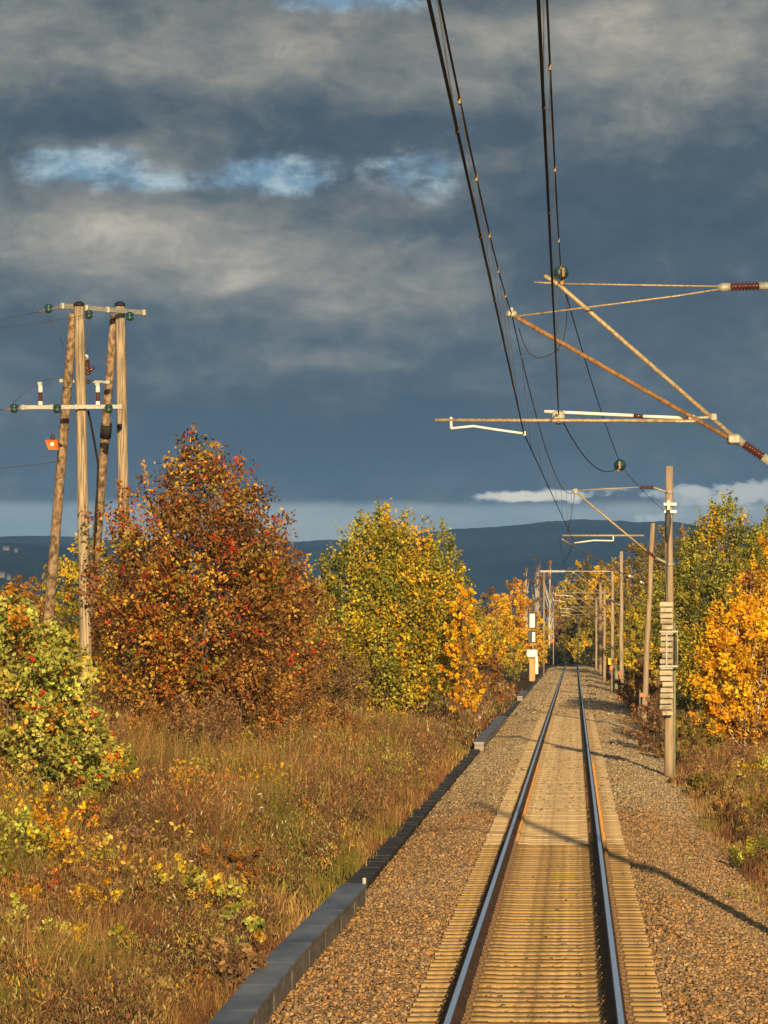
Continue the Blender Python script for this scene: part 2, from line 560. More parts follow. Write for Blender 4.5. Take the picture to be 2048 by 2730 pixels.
D1, D2 = 52.0, 125.0
cA = [Vector(p) for p in ((-.10, -14, 5.55), (-.16, 16, 5.55))] + [P(1397, 1156, D1), P(1531, 1446, D2), Vector((-.25, 180, 5.8)), Vector((.28, 274, 5.75)), Vector((-.25, 335, 5.72)), Vector((.25, 420, 5.7)), Vector((-.1, 520, 5.7)), Vector((-1.5, 600, 5.6)), Vector((-8, 660, 5.5))]
mA = span((-.2, -14, 6.9), P(1364, 836, D1), .62, 14) + span(P(1364, 836, D1), P(1534, 1306, D2), .75, 14)[1:]
q = P(1534, 1306, D2)
for a in (Vector((-.25, 180, 7.15)), Vector((.28, 274, 7.1)), Vector((-.25, 335, 7.1)), Vector((.25, 420, 7.05)), Vector((-.1, 520, 7.0)), Vector((-8, 660, 6.9))):
    mA += span(q, a, .6, 8)[1:]
    q = a
cB = [Vector((.25, -14, 5.75)), Vector((.215, 17.4, 5.7)), P(1489, 1092, D1)]
mB = span((.22, -14, 7.2), P(1497, 738, D1), .75, 16)
bl = P(1653, 1240, 78.4)

g = 'overhead wires of the electrified track'
cw = tag(MB().tube(cA, .0075, 6).build('contact_wire', M['wire']), 'left contact wire running over the track past every mast', 'contact wire', g)
t = thing('messenger_wire', (-.2, 20, 6.5), 'left messenger wire with hanging droppers above the left contact wire', 'messenger wire', g)
MB().tube(mA, .0065, 6).build('wire', M['wire'], t)
for y in (20.5, 26, 31, 36.5, 41.5, 46.5, 57, 65, 74, 84, 95, 105, 115, 135, 150, 165):
    a, b_ = wire_z(mA, y), wire_z(cA, y)
    d = MB().tube([a, b_], .003, 5).build('dropper', M['thinwire'], t)
    q_ = 1.0 if y < 50 else .6
    MB().box((a.x - .010 * q_, y - .02, a.z - .035 * q_), (a.x + .010 * q_, y + .02, a.z + .015), .003).build('clamp', M['clamp'], d)
    MB().box((b_.x - .009 * q_, y - .02, b_.z - .012), (b_.x + .009 * q_, y + .02, b_.z + .03 * q_), .003).build('clamp', M['dullclamp'], d)
tag(MB().tube(cB + span(P(1489, 1100, D1), bl + Vector((-.05, -.2, -.06)), .28, 8), .0075, 6).build('contact_wire', M['wire']), 'right contact wire that rises to the hanging glass insulator', 'contact wire', g)
t = thing('messenger_wire', (.2, 20, 6.8), 'right messenger wire ending at the glass insulator beside the second mast', 'messenger wire', g)
MB().tube(mB + span(P(1497, 738, D1), bl + Vector((-.02, -.2, .08)), .12, 8)[1:], .0065, 6).build('wire', M['wire'], t)
for y in (21, 26.5, 33.5, 42.5, 48.5):
    a, b_ = wire_z(mB, y), wire_z(cB, y)
    d = MB().tube([a, b_], .003, 5).build('dropper', M['thinwire'], t)
    q_ = 1.0 if y < 50 else .6
    MB().box((a.x - .010 * q_, y - .02, a.z - .035 * q_), (a.x + .010 * q_, y + .02, a.z + .015), .003).build('clamp', M['clamp'], d)
    MB().box((b_.x - .009 * q_, y - .02, b_.z - .012), (b_.x + .009 * q_, y + .02, b_.z + .03 * q_), .003).build('clamp', M['dullclamp'], d)
# glass strain insulator and its tie to the second mast
an = P(1772, 1362, D2)
t = thing('strain_insulator', bl, 'round green glass insulator where the right wires meet above the track', 'insulator')
dv = (an - bl).normalized()
MB().tube([bl - dv * .10, bl - dv * .06, bl - dv * .01, bl + dv * .05, bl + dv * .09], [.03, .085, .105, .085, .03], 14).build('glass_disc', M['glass'], t)
k = MB().tube([bl - dv * .26, bl - dv * .1], .022, 8)
k.tube([bl + dv * .08, bl + dv * .3], .02, 8)
k.box(bl - dv * .24 - Vector((.02, .02, .07)), bl - dv * .24 + Vector((.02, .02, .06)), .006)
k.tube([bl - dv * .2 + Vector((-.05, 0, -.09)), bl - dv * .2 + Vector((.0, 0, -.11))], .03, 8)
k.build('end_clamp', M['clamp'], t)
tag(MB().tube(span(bl + dv * .28, an, .05, 6), .006, 6).build('anchor_wire', M['thinwire']), 'anchor wire from the glass insulator to the second mast', 'wire')
# jumper loop between the two messenger wires
jp = [P(1383, 870, D1), P(1393, 905, D1), P(1410, 938, D1), P(1432, 950, D1), P(1460, 944, D1), P(1486, 928, D1), P(1502, 900, D1), P(1510, 860, D1), P(1512, 800, D1), P(1508, 765, D1)]
tag(MB().tube([p + Vector((0, .35, 0)) for p in jp], .006, 6).build('jumper_cable', M['wire']), 'slack jumper cable looping between the two messenger wires', 'cable')


def pole_geo(b, x, y, z0, z1, r0, r1, n=14, lean=(0, 0)):
    k = 9
    pts = [(x + lean[0] * t / k + .012 * math.sin(t * 1.7 + y), y + lean[1] * t / k, z0 + (z1 - z0) * t / k) for t in range(k + 1)]
    b.tube(pts, [r0 + (r1 - r0) * t / k for t in range(k + 1)], n)
    return b


def collar(b, x, y, z, r, h=.06):
    b.tube([(x, y, z - h / 2), (x, y, z + h / 2)], r, 16)


GM = 'wooden catenary masts along the right of the track'


# nearest mast: stands just right of the frame, its two cantilevers reach in
t = thing('catenary_mast', (3.6, D1 + .4, -1.0), 'nearest catenary mast with two long rusty cantilever arms over the track', 'catenary mast', GM)
pole_geo(MB(), 3.6, D1 + .4, -1.0, 7.9, .15, .11).build('pole', M['wood'], t)
T = lambda X, Y, dy=0: P(X, Y, D1) + Vector((0, dy, 0))
MB().tube([T(1451, 730, .25), T(1489, 754, .25), T(1965, 1168, .25)], .026, 10).build('cantilever_tube', M['oldsteel'], t)
MB().tube([T(1372, 843, 0), T(1390, 853, 0), T(1953, 1172, .1)], .026, 10).build('cantilever_tube', M['rust'], t)
MB().tube([T(1424, 748, .25), T(1500, 752, .25)], .011, 8).tube([T(1500, 752, .25), T(1918, 759, .25)], .010, 8).build('tie_rod', M['oldsteel'], t)
MB().tube([T(1380, 843), T(1800, 788, .1), T(1918, 768, .2)], .010, 8).build('tie_rod', M['oldsteel'], t)
MB().shed(T(1950, 760, .25), T(2026, 758, .25), .030, .052, 8).build('insulator', M['ceramic'], t)
b = MB().tube([T(1916, 763, .25), T(1930, 762, .25), T(1950, 760, .25)], [.035, .055, .04], 10)
b.tube([T(2026, 758, .25), T(2060, 757, .25), (3.48, D1 + .4, 7.25)], [.05, .04, .035], 10)
collar(b, 3.6, D1 + .4, 7.25, .135, .14)
b.build('bracket', M['steel'], t)
MB().shed(T(1985, 1182, .2), T(2036, 1216, .2), .030, .055, 8).build('insulator', M['ceramic'], t)
b = MB().tube([T(1948, 1164, .2), T(1962, 1166, .2), T(1985, 1182, .2)], [.045, .06, .045], 10)
b.box(T(1958, 1170, .1) - Vector((.07, .1, .05)), T(1958, 1170, .1) + Vector((.07, .2, .05)), .015)
b.tube([T(2036, 1216, .2), T(2060, 1236, .2), (3.48, D1 + .4, 4.75)], [.055, .045, .04], 10)
collar(b, 3.6, D1 + .4, 4.75, .155, .14)
b.build('bracket', M['steel'], t)
b = MB().tube([T(1160, 1120), T(1855, 1122)], .019, 8)
b.box(T(1800, 1117) - Vector((0, .03, .03)), T(1852, 1128) + Vector((0, .03, .02)), .01)
b.build('registration_arm', M['oldsteel'], t)
b = MB().tube([T(1203, 1112), T(1203, 1143)], .016, 8).tube([T(1203, 1142), T(1262, 1136), T(1320, 1145), T(1398, 1156)], .014, 8)
b.box(T(1398, 1156) - Vector((.018, .04, .025)), T(1398, 1156) + Vector((.018, .04, .025)), .005)
b.build('steady_arm', M['white'], t)
b = MB().tube([T(1451, 1094, .25), T(1690, 1105, .25)], .019, 8).tube([T(1715, 1107, .25), T(1845, 1112, .25)], .019, 8)
b.build('registration_arm', M['white'], t)
b = MB().tube([T(1690, 1105, .25), T(1715, 1107, .25)], .022, 8)
b.build('insulator', M['ceramic'], t)
b = MB().tube([T(1845, 1112, .25), T(1905, 1109, .25)], .018, 8)
b.box(T(1905, 1109, .25) - Vector((.035, .04, .04)), T(1905, 1109, .25) + Vector((.035, .04, .04)), .01)
b.box(T(1845, 1113, .12) - Vector((.04, .06, .035)), T(1845, 1113, .12) + Vector((.04, .1, .035)), .01)
b.build('clamp', M['steel'], t)
b = MB()
c = T(1489, 1105, .25)
b.box(c - Vector((.07, .04, .05)), c + Vector((.07, .04, .055)), .02)
b.box(c - Vector((.03, .06, .1)), c + Vector((.03, .05, -.04)), .01)
b.build('clamp', M['steel'], t)
b = MB()
c = T(1364, 838, 0)
b.box(c - Vector((.06, .05, .03)), c + Vector((.06, .05, .04)), .015)
b.box(c - Vector((.02, .06, -.02)), c + Vector((.02, .06, .075)), .006)
b.build('clamp', M['steel'], t)
c = T(1496, 722, .25)
k = MB().tube([c + Vector((-.03, 0, 0)) * u + Vector((.0, 0, .0)) for u in ()] or [c + Vector((0, -.13, 0)), c + Vector((0, -.1, 0)), c + Vector((0, -.02, 0)), c + Vector((0, .05, 0)), c + Vector((0, .1, 0))], [.03, .07, .088, .07, .03], 16)
k.build('glass_insulator', M['glass'], t)
b = MB().box(T(1500, 745, .25) - Vector((.04, .04, .05)), T(1500, 745, .25) + Vector((.02, .04, .05)), .012)
b.box(T(1502, 724, .08) - Vector((.018, .05, .06)), T(1502, 724, .08) + Vector((.018, .02, .05)), .008)
b.build('clamp', M['clamp'], t)


def mast(x, y, ztop, lab, xm, xc, zc=5.75, zm=7.15, r=.135, m='wood', reach=-1.0, lean=(0, 0), cant=True, flip=False, pull=None):
    z0 = float(gz(x, y)) - .1
    t = thing('catenary_mast', (x, y, z0), lab, 'catenary mast', GM)
    pole_geo(MB(), x, y, z0, ztop, r, r * .74, lean=lean).build('pole', M[m], t)
    if not cant:
        return t
    yf = y - .22
    q_ = .75 if y > 250 else 1.0
    k = (ztop - z0)
    xat = lambda z: x + lean[0] * (z - z0) / k
    za, zb = zm + .12, zc - .62
    MB().tube([(xm, yf, zm + .05), (xat(za) - .75, yf, za + .02)], .016 * q_, 6).build('tie_rod', M['oldsteel'], t)
    MB().shed((xat(za) - .78, yf, za + .02), (xat(za) - .42, yf, za + .01), .03, .055, 6, 10).build('insulator', M['ceramic'], t)
    MB().shed((xat(zb) - .62, yf, zb + .42), (xat(zb) - .36, yf, zb + .22), .03, .06, 6, 10).build('insulator', M['ceramic'], t)
    tb = Vector((xat(zb) - .62, yf, zb + .42))
    MB().tube([(xm - .04, yf, zm + .05), tb], .028 * q_, 8).build('cantilever_tube', M['oldsteel'], t)
    b = MB().tube([(xat(za) - .42, yf, za + .01), (xat(za) - .1, yf, za - .1), (xat(za), y, za - .1)], .03, 8)
    collar(b, xat(za), y, za - .1, r * .85, .1)
    b.build('bracket', M['steel'], t)
    b = MB().tube([(xat(zb) - .36, yf, zb + .22), (xat(zb) - .1, yf, zb + .1), (xat(zb), y, zb + .05)], .035, 8)
    collar(b, xat(zb), y, zb + .05, r * .95, .1)
    b.build('bracket', M['steel'], t)
    # registration arm hangs from the tube and carries the steady arm
    za_ = zc + .20
    MB().tube([(reach, yf, za_), (tb.x - .05, yf, za_)], .026 * q_, 8).build('registration_arm', M['oldsteel'], t)
    xs_ = reach + .12 if not flip else xc + 1.05
    b = MB().tube([(xs_, yf, za_), (xs_, yf, zc + .05)], .02, 6).tube([(xs_, yf, zc + .06), ((xs_ + xc) / 2, yf, zc + .07), (xc, yf, zc)], .02, 6)
    b.build('steady_arm', M['white'], t)
    b = MB().box((xm - .07, yf - .06, zm - .04), (xm + .07, yf + .06, zm + .1), .02)
    b.build('clamp', M['steel'], t)
    return t


# second mast: carries the balance weights
t = mast(2.89, D2, 7.93, 'second catenary mast beside the stack of balance weights', P(1534, 0, D2).x, P(1531, 0, D2).x, zc=5.86, zm=7.22, reach=P(1500, 0, D2).x, flip=True, r=.14, m='brownwood')
b = MB().tube([(3.04, D2 - .05, -.9), (3.04, D2 - .05, 3.7)], .028, 8)
b.build('cable_guard', M['greenpipe'], t)
b = MB().box((2.74, D2 - .24, 6.66), (3.09, D2 + .2, 6.74), .01).box((2.74, D2 - .24, 6.86), (3.09, D2 + .2, 6.94), .01)
b.box((2.84, D2 - .26, 6.6), (2.90, D2 - .24, 7.0))
b.build('anchor_clamp', M['white'], t)
MB().tube([(2.86, D2 - .3, 6.75), (2.86, D2 - .3, 6.45), (2.85, D2 - .3, 5.9)], [.05, .09, .03], 10).build('pulley', M['dark'], t)
t2 = thing('weight_stack', (2.84, D2 - .42, 1.2), 'tall stack of pale concrete balance weights hanging on the second mast', 'weight stack')
z = P(0, 1908, D2).z
k = 0
while z < P(0, 1612, D2).z:
    h = .145
    w = (.17, .175, .165, .18)[k % 4]
    j = random.uniform(-.012, .012)
    sh = -.02 if k % 5 else .03
    b = MB().box((2.83 - w + j + sh, D2 - .62, z + .02), (2.83 + w - .02 + j, D2 - .26, z + h), .014)
    b.build('balance_weight', M['weight'], t2)
    z += h + .008
    k += 1
b = MB().tube([(2.84, D2 - .44, P(0, 1912, D2).z), (2.84, D2 - .44, 4.3), (2.86, D2 - .3, 5.9)], .014, 6)
b.build('hanging_rod', M['dark'], t2)
b = MB()
for Y in (1684, 1776):
    zz = P(0, Y, D2).z
    b.box((2.62, D2 - .66, zz - .025), (3.12, D2 - .63, zz + .025)).box((3.08, D2 - .63, zz - .025), (3.12, D2, zz + .025))
zz0, zz1 = P(0, 1776, D2).z, P(0, 1684, D2).z
b.box((2.79, D2 - .69, zz0), (2.83, D2 - .665, zz1))
b.tube([(3.1, D2 - .62, zz0), (3.1, D2 - .62, zz1)], .02, 6)
b.build('guide_frame', M['steel'], t2)

# the masts beyond
t = mast(3.0, 180, 7.75, 'third catenary mast leaning slightly behind the stack of balance weights', -.2, -.25, cant=False, lean=(.38, 0), r=.12, m='brownwood')
MB().box((2.88, 179.78, P(0, 1858, 180).z), (3.02, 179.83, P(0, 1847, 180).z), .01).build('number_plate', M['orange'], t)
MB().tube([(2.86, 179.8, -.8), (2.88, 179.8, 1.3)], .03, 6).build('cable_guard', M['greenpipe'], t)
# strut chain with insulators from the second cantilever to the third mast
a, b_ = P(1500, 1438, 122), P(1728, 1563, 180)
t = thing('anchor_chain', a, 'pale anchor line with white insulators slanting down to the third mast', 'anchor line')
MB().tube(span(a, b_, .05, 10), .016, 6).build('wire', M['oldsteel'], t)
for u in (.73, .9):
    c = a.lerp(b_, u)
    d = (b_ - a).normalized()
    MB().shed(c - d * 1.2, c + d * 1.2, .03, .06, 6, 8).build('insulator', M['white'], t)
mast(P(1657, 0, 274).x, 274, P(0, 1470, 274).z, 'fourth catenary mast, tallest of the thin far ones with pale top', .28, .28, reach=-.9, flip=False, m='wood')
t = mast(P(1633, 0, 316).x, 316, P(0, 1515, 316).z, 'fifth catenary mast with yellow plates fixed low on its sides', -.25, -.25, reach=-1.2, m='wood')
for X0, X1, Y0, Y1, mm in ((1622, 1630, 1772, 1755, 'yellow'), (1636, 1645, 1772, 1755, 'yellow'), (1626, 1634, 1787, 1776, 'orange')):
    p0, p1 = P(X0, Y0, 315.7), P(X1, Y1, 315.7)
    MB().box(p0, p1 + Vector((0, .06, 0)), .01).build('sign_plate', M[mm], t)
p0, p1 = P(1640, 1826, 314.5), P(1648, 1776, 314.5)
tag(MB().box((p0.x, 314.5, p0.z - .3), (p1.x, 314.9, p1.z), .02).box((p0.x - .03, 314.45, p1.z), (p1.x + .03, 314.95, p1.z + .05), .01).build('trackside_cabinet', M['greenpipe']), 'slim grey green cabinet standing at the foot of the fifth mast', 'cabinet')
p = P(1652, 1795, 273.6)
tag(MB().box(p - Vector((.05, 0, .1)), p + Vector((.05, .05, .1)), .01).tube([(p.x, p.y + .03, -1.1), (p.x, p.y + .03, p.z)], .025, 6).build('marker_post', M['orange']), 'little orange marker post beside the fourth mast', 'marker post')
mast(P(1612, 0, 400).x, 400, P(0, 1570, 400).z, 'sixth catenary mast, dark brown, behind the fifth', .25, .25, reach=-1.0, m='brownwood')
mast(P(1601, 0, 460).x, 460, P(0, 1554, 460).z, 'seventh catenary mast, wide and pale, close to the far bend', -.1, -.1, reach=-1.1, m='brownwood', r=.19)
mast(P(1590, 0, 530).x, 530, P(0, 1600, 530).z, 'last catenary mast visible before the track bends left', -.1, -.1, reach=-1.2, m='brownwood')
# portal over the track far away
yG = 440
xl, xr, zt = P(1450, 0, yG).x, P(1632, 0, yG).x, P(0, 1526, yG).z
t = thing('portal_frame', (xl, yG, -.5), 'slim white portal frame spanning the track in front of the far trees', 'portal')
MB().tube([(xl, yG, -.7), (xl + .02, yG, zt)], .065, 8).build('post', M['oldsteel'], t)
MB().tube([(xr, yG, -1.2), (xr, yG, zt)], .08, 8).build('post', M['oldsteel'], t)
MB().box((xl - .35, yG - .1, zt), (xl + 2.0, yG + .1, zt + .2), .02).box((xl + 2.0, yG - .05, zt + .06), (xr + .1, yG + .05, zt + .15), .01).build('beam', M['steel'], t)
# thin post past the end of the right rail
p0, p1 = P(1541, 1768, 640), P(1541, 1640, 640)
tag(MB().tube([(p0.x, 640, -1.6), (p1.x, 640, p1.z)], [.09, .05], 8).box((p1.x - .12, 639.9, p1.z - .5), (p1.x + .12, 640.1, p1.z), .02).build('line_post', M['dark']), 'thin dark post straight ahead where the rails vanish', 'post')
p = P(1473.5, 1708, 600)
tag(MB().box(p - Vector((.22, .04, .2)), p + Vector((.22, .02, .2)), .02).build('sign_plate', M['orange']), 'orange square plate left of the far end of the rails', 'sign').parent = None
tag(MB().tube([(p.x + .1, 600.1, -1), (p.x + .1, 600.1, P(0, 1640, 600).z)], .07, 6).build('sign_post', M['steel']), 'thin grey post holding the far orange plate', 'post')

# ------------------------------------------------------------------ signal left of the track
DS = 400.0
S = lambda X, Y, dy=0: P(X, Y, DS) + Vector((0, dy, 0))
xs0 = S(1421, 0).x
t = thing('railway_signal', (xs0, DS, -.5), 'white railway signal with two framed heads left of the track', 'signal')
MB().tube([(xs0, DS, -.5), (xs0, DS, S(0, 1640).z)], .055, 8).build('post', M['steel'], t)
for X0, X1, Y0, Y1, w0, w1 in ((1408, 1430.5, 1632, 1675, 1412.5, 1426, ), (1408, 1431, 1681, 1713, 1419.5, 1427)):
    a, b_ = S(X0, Y1), S(X1, Y0)
    h = MB().box((a.x, DS - .2, a.z), (b_.x, DS - .08, b_.z), .03).build('signal_head', M['dark'], t)
    a, b_ = S(w0, Y1 - 2), S(w1, Y0 + 4)
    MB().box((a.x, DS - .24, a.z), (b_.x, DS - .203, b_.z), .01).build('face_panel', M['white'], h)
    MB().box((a.x - .05, DS - .42, b_.z + .02), (b_.x + .05, DS - .203, b_.z + .06), .01).build('hood', M['dark'], h)
a, b_ = S(1404, 1752), S(1433, 1732)
MB().box((a.x, DS - .5, a.z), (b_.x, DS - .1, b_.z), .03).build('equipment_box', M['white'], t)
a, b_ = S(1427.5, 1797), S(1435, 1752)
MB().box((a.x, DS - .35, a.z), (b_.x, DS - .15, b_.z), .02).build('ladder_guard', M['white'], t)
a, b_ = S(1411.5, 1822), S(1427, 1757)
tag(MB().box((a.x, DS - .9, a.z - .4), (b_.x, DS - .45, b_.z), .03).box((a.x - .03, DS - .93, b_.z), (b_.x + .03, DS - .42, b_.z + .07), .02).build('relay_cabinet', M['tan']), 'tall tan cabinet standing in front of the railway signal', 'cabinet')

# ------------------------------------------------------------------ power pole frame on the left
DP = 108.0
H = lambda X, Y, dy=0: P(X, Y, DP + dy)
G = lambda X, dy=0: float(gz(H(X, 0, dy).x, DP + dy)) - .2
t = thing('power_pole_frame', (H(222, 0).x, DP, G(222)), 'wooden four legged power pole frame with crossarms beside the red rowan', 'power pole')


def leg(b, X0, Y0, X1, Y1, dy0, dy1, r0, r1):
    a, c = H(X0, Y0, dy0), H(X1, Y1, dy1)
    z0 = G(X1, dy1)
    u = (z0 - a.z) / (c.z - a.z)
    c = a + (c - a) * u
    n = 10
    b.tube([c.lerp(a, k / n) for k in range(n + 1)], [r1 + (r0 - r1) * k / n for k in range(n + 1)], 16)
    return b


leg(MB(), 211, 815, 232, 1889, 0, 0, .115, .15).build('pole', M['wood'], t)
leg(MB(), 320, 815, 336, 1700, 2.3, 2.4, .115, .15).build('pole', M['wood'], t)
leg(MB(), 196, 835, 129, 1660, .35, 3.2, .10, .135).build('pole', M['oldwood'], t)
tb = leg(MB(), 305, 840, 262, 1400, 2.6, 5.0, .10, .13).build('pole', M['oldwood'], t)
a, c = H(284.3, 1130, 3.85), H(281.5, 1166, 4.0)
MB().tube([a, c], .137, 16).build('tar_band', M['tar'], t)
MB().box(H(312, 1144, 2.1), H(326, 1130, 2.2), .01).build('tar_band', M['tar'], t)
for (X, dy) in ((211, 0), (320, 2.3)):
    p = H(X, 815, dy)
    MB().tube([(p.x, p.y, p.z - .02), (p.x, p.y, p.z + .05), (p.x, p.y, p.z + .1)], [.125, .13, .06], 12).build('pole_cap', M['tar'], t)


def crossarm(X0, Y0, X1, Y1, dy0, dy1, h, name='crossarm'):
    a, c = H(X0, Y0, dy0), H(X1, Y1, dy1)
    b = MB()
    for off in (0, .09):
        v = []
        for p in (a, c):
            v += [(p.x, p.y + off - .02, p.z - h), (p.x, p.y + off + .02, p.z - h), (p.x, p.y + off + .02, p.z + h), (p.x, p.y + off - .02, p.z + h)]
        b.add(v, [(0, 1, 2, 3), (7, 6, 5, 4), (0, 4, 5, 1), (1, 5, 6, 2), (2, 6, 7, 3), (3, 7, 4, 0)])
    for u in (.03, .3, .55, .97):
        p = a.lerp(c, u)
        b.box((p.x - .05, p.y - .035, p.z - h - .015), (p.x + .05, p.y + .12, p.z + h + .015), .01)
    return b.build(name, M['steel'], t)


crossarm(160, 815, 390, 834, -.3, 2.55, .055)
crossarm(55, 1086, 326, 1084, -.3, -.28, .045)
crossarm(160, 1015, 292, 1019, 2.0, 2.3, .03)


def bell(X, Y, dy, s=1.0):
    c = H(X, Y, dy)
    k = MB().tube([c + Vector((0, 0, .1 * s)), c + Vector((0, 0, .075 * s)), c + Vector((0, 0, .03 * s)), c + Vector((0, 0, -.01 * s)), c + Vector((0, 0, -.05 * s)), c + Vector((0, 0, -.11 * s))], [.035 * s, .085 * s, .1 * s, .07 * s, .1 * s, .05 * s], 14)
    k.build('insulator', M['glass'], t)


for X, Y, dy in ((130, 822, -.3), (237, 838, -.1), (346, 843, 1.8), (38, 1088, -.32), (153, 1089, -.42), (290, 1089, -.42)):
    bell(X, Y, dy)
MB().tube([H(104, 831, -.3), H(160, 818, -.28)], .02, 6).build('tension_rod', M['rust'], t)
MB().tube([H(12, 1093, -.3), H(62, 1087, -.3)], .02, 6).build('tension_rod', M['rust'], t)
for X in (108, 261):
    MB().tube([H(X, 1081, -.3), H(X, 1070, -.3)], .05, 10).tube([H(X, 1046, -.3), H(X, 1028, -.3)], [.055, .045], 10).build('arrester_cap', M['white'], t)
    MB().shed(H(X, 1070, -.3), H(X, 1046, -.3), .035, .05, 6).build('surge_arrester', M['ceramic'], t)
    MB().box(H(X - 8, 1028, -.32), H(X + 6, 1018, -.24), .01).build('arrester_clamp', M['steel'], t)
MB().shed(H(235, 1000, .9), H(231, 958, .9), .05, .075, 6).tube([H(235, 990, .9), H(252, 980, .9)], [.05, .03], 8).build('fuse_switch', M['ceramic'], t)
MB().tube([H(231, 958, .9), H(231, 946, .9)], .045, 10).build('arrester_cap', M['white'], t)
for k in range(9):
    for X, Y0, dy in ((226, 850, -.02), (333, 862, 2.3)):
        p = H(X + k * .6, Y0 + k * 26, dy)
        MB().box(p - Vector((.03, .02, .02)), p + Vector((.03, .02, .02))).build('climbing_step', M['dark'], t)
MB().tube([H(235, 1095, .4), H(243, 1130, .5), H(254, 1190, .9), H(262, 1238, 1.2), H(260, 1300, 1.3), H(256, 1420, 1.3)], .028, 6).build('cable', M['tar'], t)
b = MB()
for pts in (([128, 846], [150, 880], [170, 922]), ([238, 845], [238, 880], [234, 945]), ([252, 978], [270, 968], [290, 950]), ([100, 1025], [70, 1042], [35, 1075]), ([108, 1018], [150, 1008], [200, 1012])):
    b.tube([H(x, y, .0) for x, y in pts], .008, 5)
b.build('jumper_wire', M['thinwire'], t)
# orange lamp hood hung on the slanting leg
c = H(140, 1180, .9)
t3 = thing('warning_lamp', c, 'orange warning lamp fixed to the slanting leg of the power pole frame', 'lamp')
b = MB().add([(c.x + u * sx * .85, c.y + v * .85, c.z + w * .85) for u, v, w, sx in ((-.18, -.12, .06, 1), (.15, -.14, .06, 1), (.15, .1, .1, 1), (-.16, .1, .1, 1), (-.1, -.1, -.19, 1), (.17, -.1, -.2, 1), (.17, .08, -.16, 1), (-.1, .08, -.16, 1))], [(0, 1, 2, 3), (0, 4, 5, 1), (1, 5, 6, 2), (2, 6, 7, 3), (3, 7, 4, 0), (4, 7, 6, 5)])
b.build('lamp_hood', M['orange'], t3)
MB().tube([c + Vector((0, 0, .09)), c + Vector((.01, 0, .16)), c + Vector((.01, 0, .2))], [.06, .045, .02], 8).build('lamp_cap', M['dark'], t3)
MB().box(c + Vector((-.03, -.155, -.09)), c + Vector((.05, -.125, 0)), .01).build('reflector', M['white'], t3)
MB().tube([c + Vector((.1, .05, .02)), H(165, 1188, 1.4)], .02, 6).build('lamp_bracket', M['dark'], t3)
# lines leaving the frame to the left
g = 'power lines leaving the pole frame'
for a, b_, lab in (((104, 831), (-260, 862), 'upper power line running left from the top crossarm'), ((237, 838), (-260, 884), 'second power line running left from the top crossarm'), ((12, 1093), (-260, 1010), 'lower power line running left from the lower crossarm'), ((165, 1228), (-260, 1246), 'lowest thin cable running left from the slanting leg')):
    tag(MB().tube(span(H(a[0], a[1], -.2), H(b_[0], b_[1], -3), .12, 8), .007, 5).build('power_line', M['thinwire']), lab, 'power line', g)


# ------------------------------------------------------------------ vegetation
def leaves(c, size, colr, r, droop=0.0, wid=.34):
    """leaf quads: c (n,3) centres, size (n,), colr (n,3)"""
    n = len(c)
    d = r.normal(size=(n, 3))
    d[:, 2] -= droop
    d /= np.linalg.norm(d, axis=1)[:, None] + 1e-9
    e = r.normal(size=(n, 3))
    e -= d * (d * e).sum(1)[:, None]
    e /= np.linalg.norm(e, axis=1)[:, None] + 1e-9
    f = np.cross(d, e)
    s = size[:, None]
    V = np.empty((n, 4, 3))
    V[:, 0] = c - d * s * .55
    V[:, 1] = c + e * s * wid + f * s * .08
    V[:, 2] = c + d * s * .55
    V[:, 3] = c - e * s * wid + f * s * .08
    Q = np.arange(n * 4).reshape(n, 4)
    return V.reshape(-1, 3), Q, np.repeat(colr, 4, 0)


PAL = {
    'red': [((.28, .08, .015), 2.2), ((.36, .15, .018), 3), ((.47, .28, .04), 2.8), ((.24, .20, .032), 2.8), ((.28, .04, .012), 1.1), ((.08, .042, .016), 3.2)],
    'rust': [((.30, .13, .03), 3), ((.20, .09, .03), 3), ((.36, .2, .04), 2), ((.14, .075, .03), 2)],
    'yelgreen': [((.50, .35, .018), 3.5), ((.36, .32, .035), 3), ((.22, .23, .035), 2), ((.58, .33, .012), 2.5), ((.11, .13, .025), 1.5)],
    'rowan': [((.44, .43, .09), 4), ((.27, .30, .055), 2.5), ((.48, .36, .06), 2), ((.46, .2, .02), 1), ((.13, .17, .03), 1.5)],
    'gold': [((.64, .38, .012), 4), ((.72, .46, .016), 3), ((.56, .29, .012), 2), ((.42, .30, .025), 1.5)],
    'orange': [((.70, .37, .010), 4), ((.78, .46, .014), 3), ((.62, .27, .01), 2.5), ((.42, .2, .015), 1.5)],
    'green': [((.22, .23, .04), 4), ((.30, .28, .035), 3), ((.11, .13, .025), 3), ((.42, .33, .03), 1.3), ((.34, .31, .06), 1.3)],
    'olive': [((.20, .16, .03), 3), ((.26, .19, .03), 2), ((.14, .11, .03), 2), ((.33, .22, .03), 1)],
    'brown': [((.22, .13, .06), 3), ((.16, .09, .05), 3), ((.28, .17, .07), 1.5)],
    'straw': [((.36, .24, .09), 3), ((.26, .15, .06), 3), ((.42, .3, .12), 2)],
    'conifer': [((.035, .045, .02), 3), ((.05, .06, .025), 2), ((.025, .03, .018), 2)],
}


def by_(base):
    return base[1]


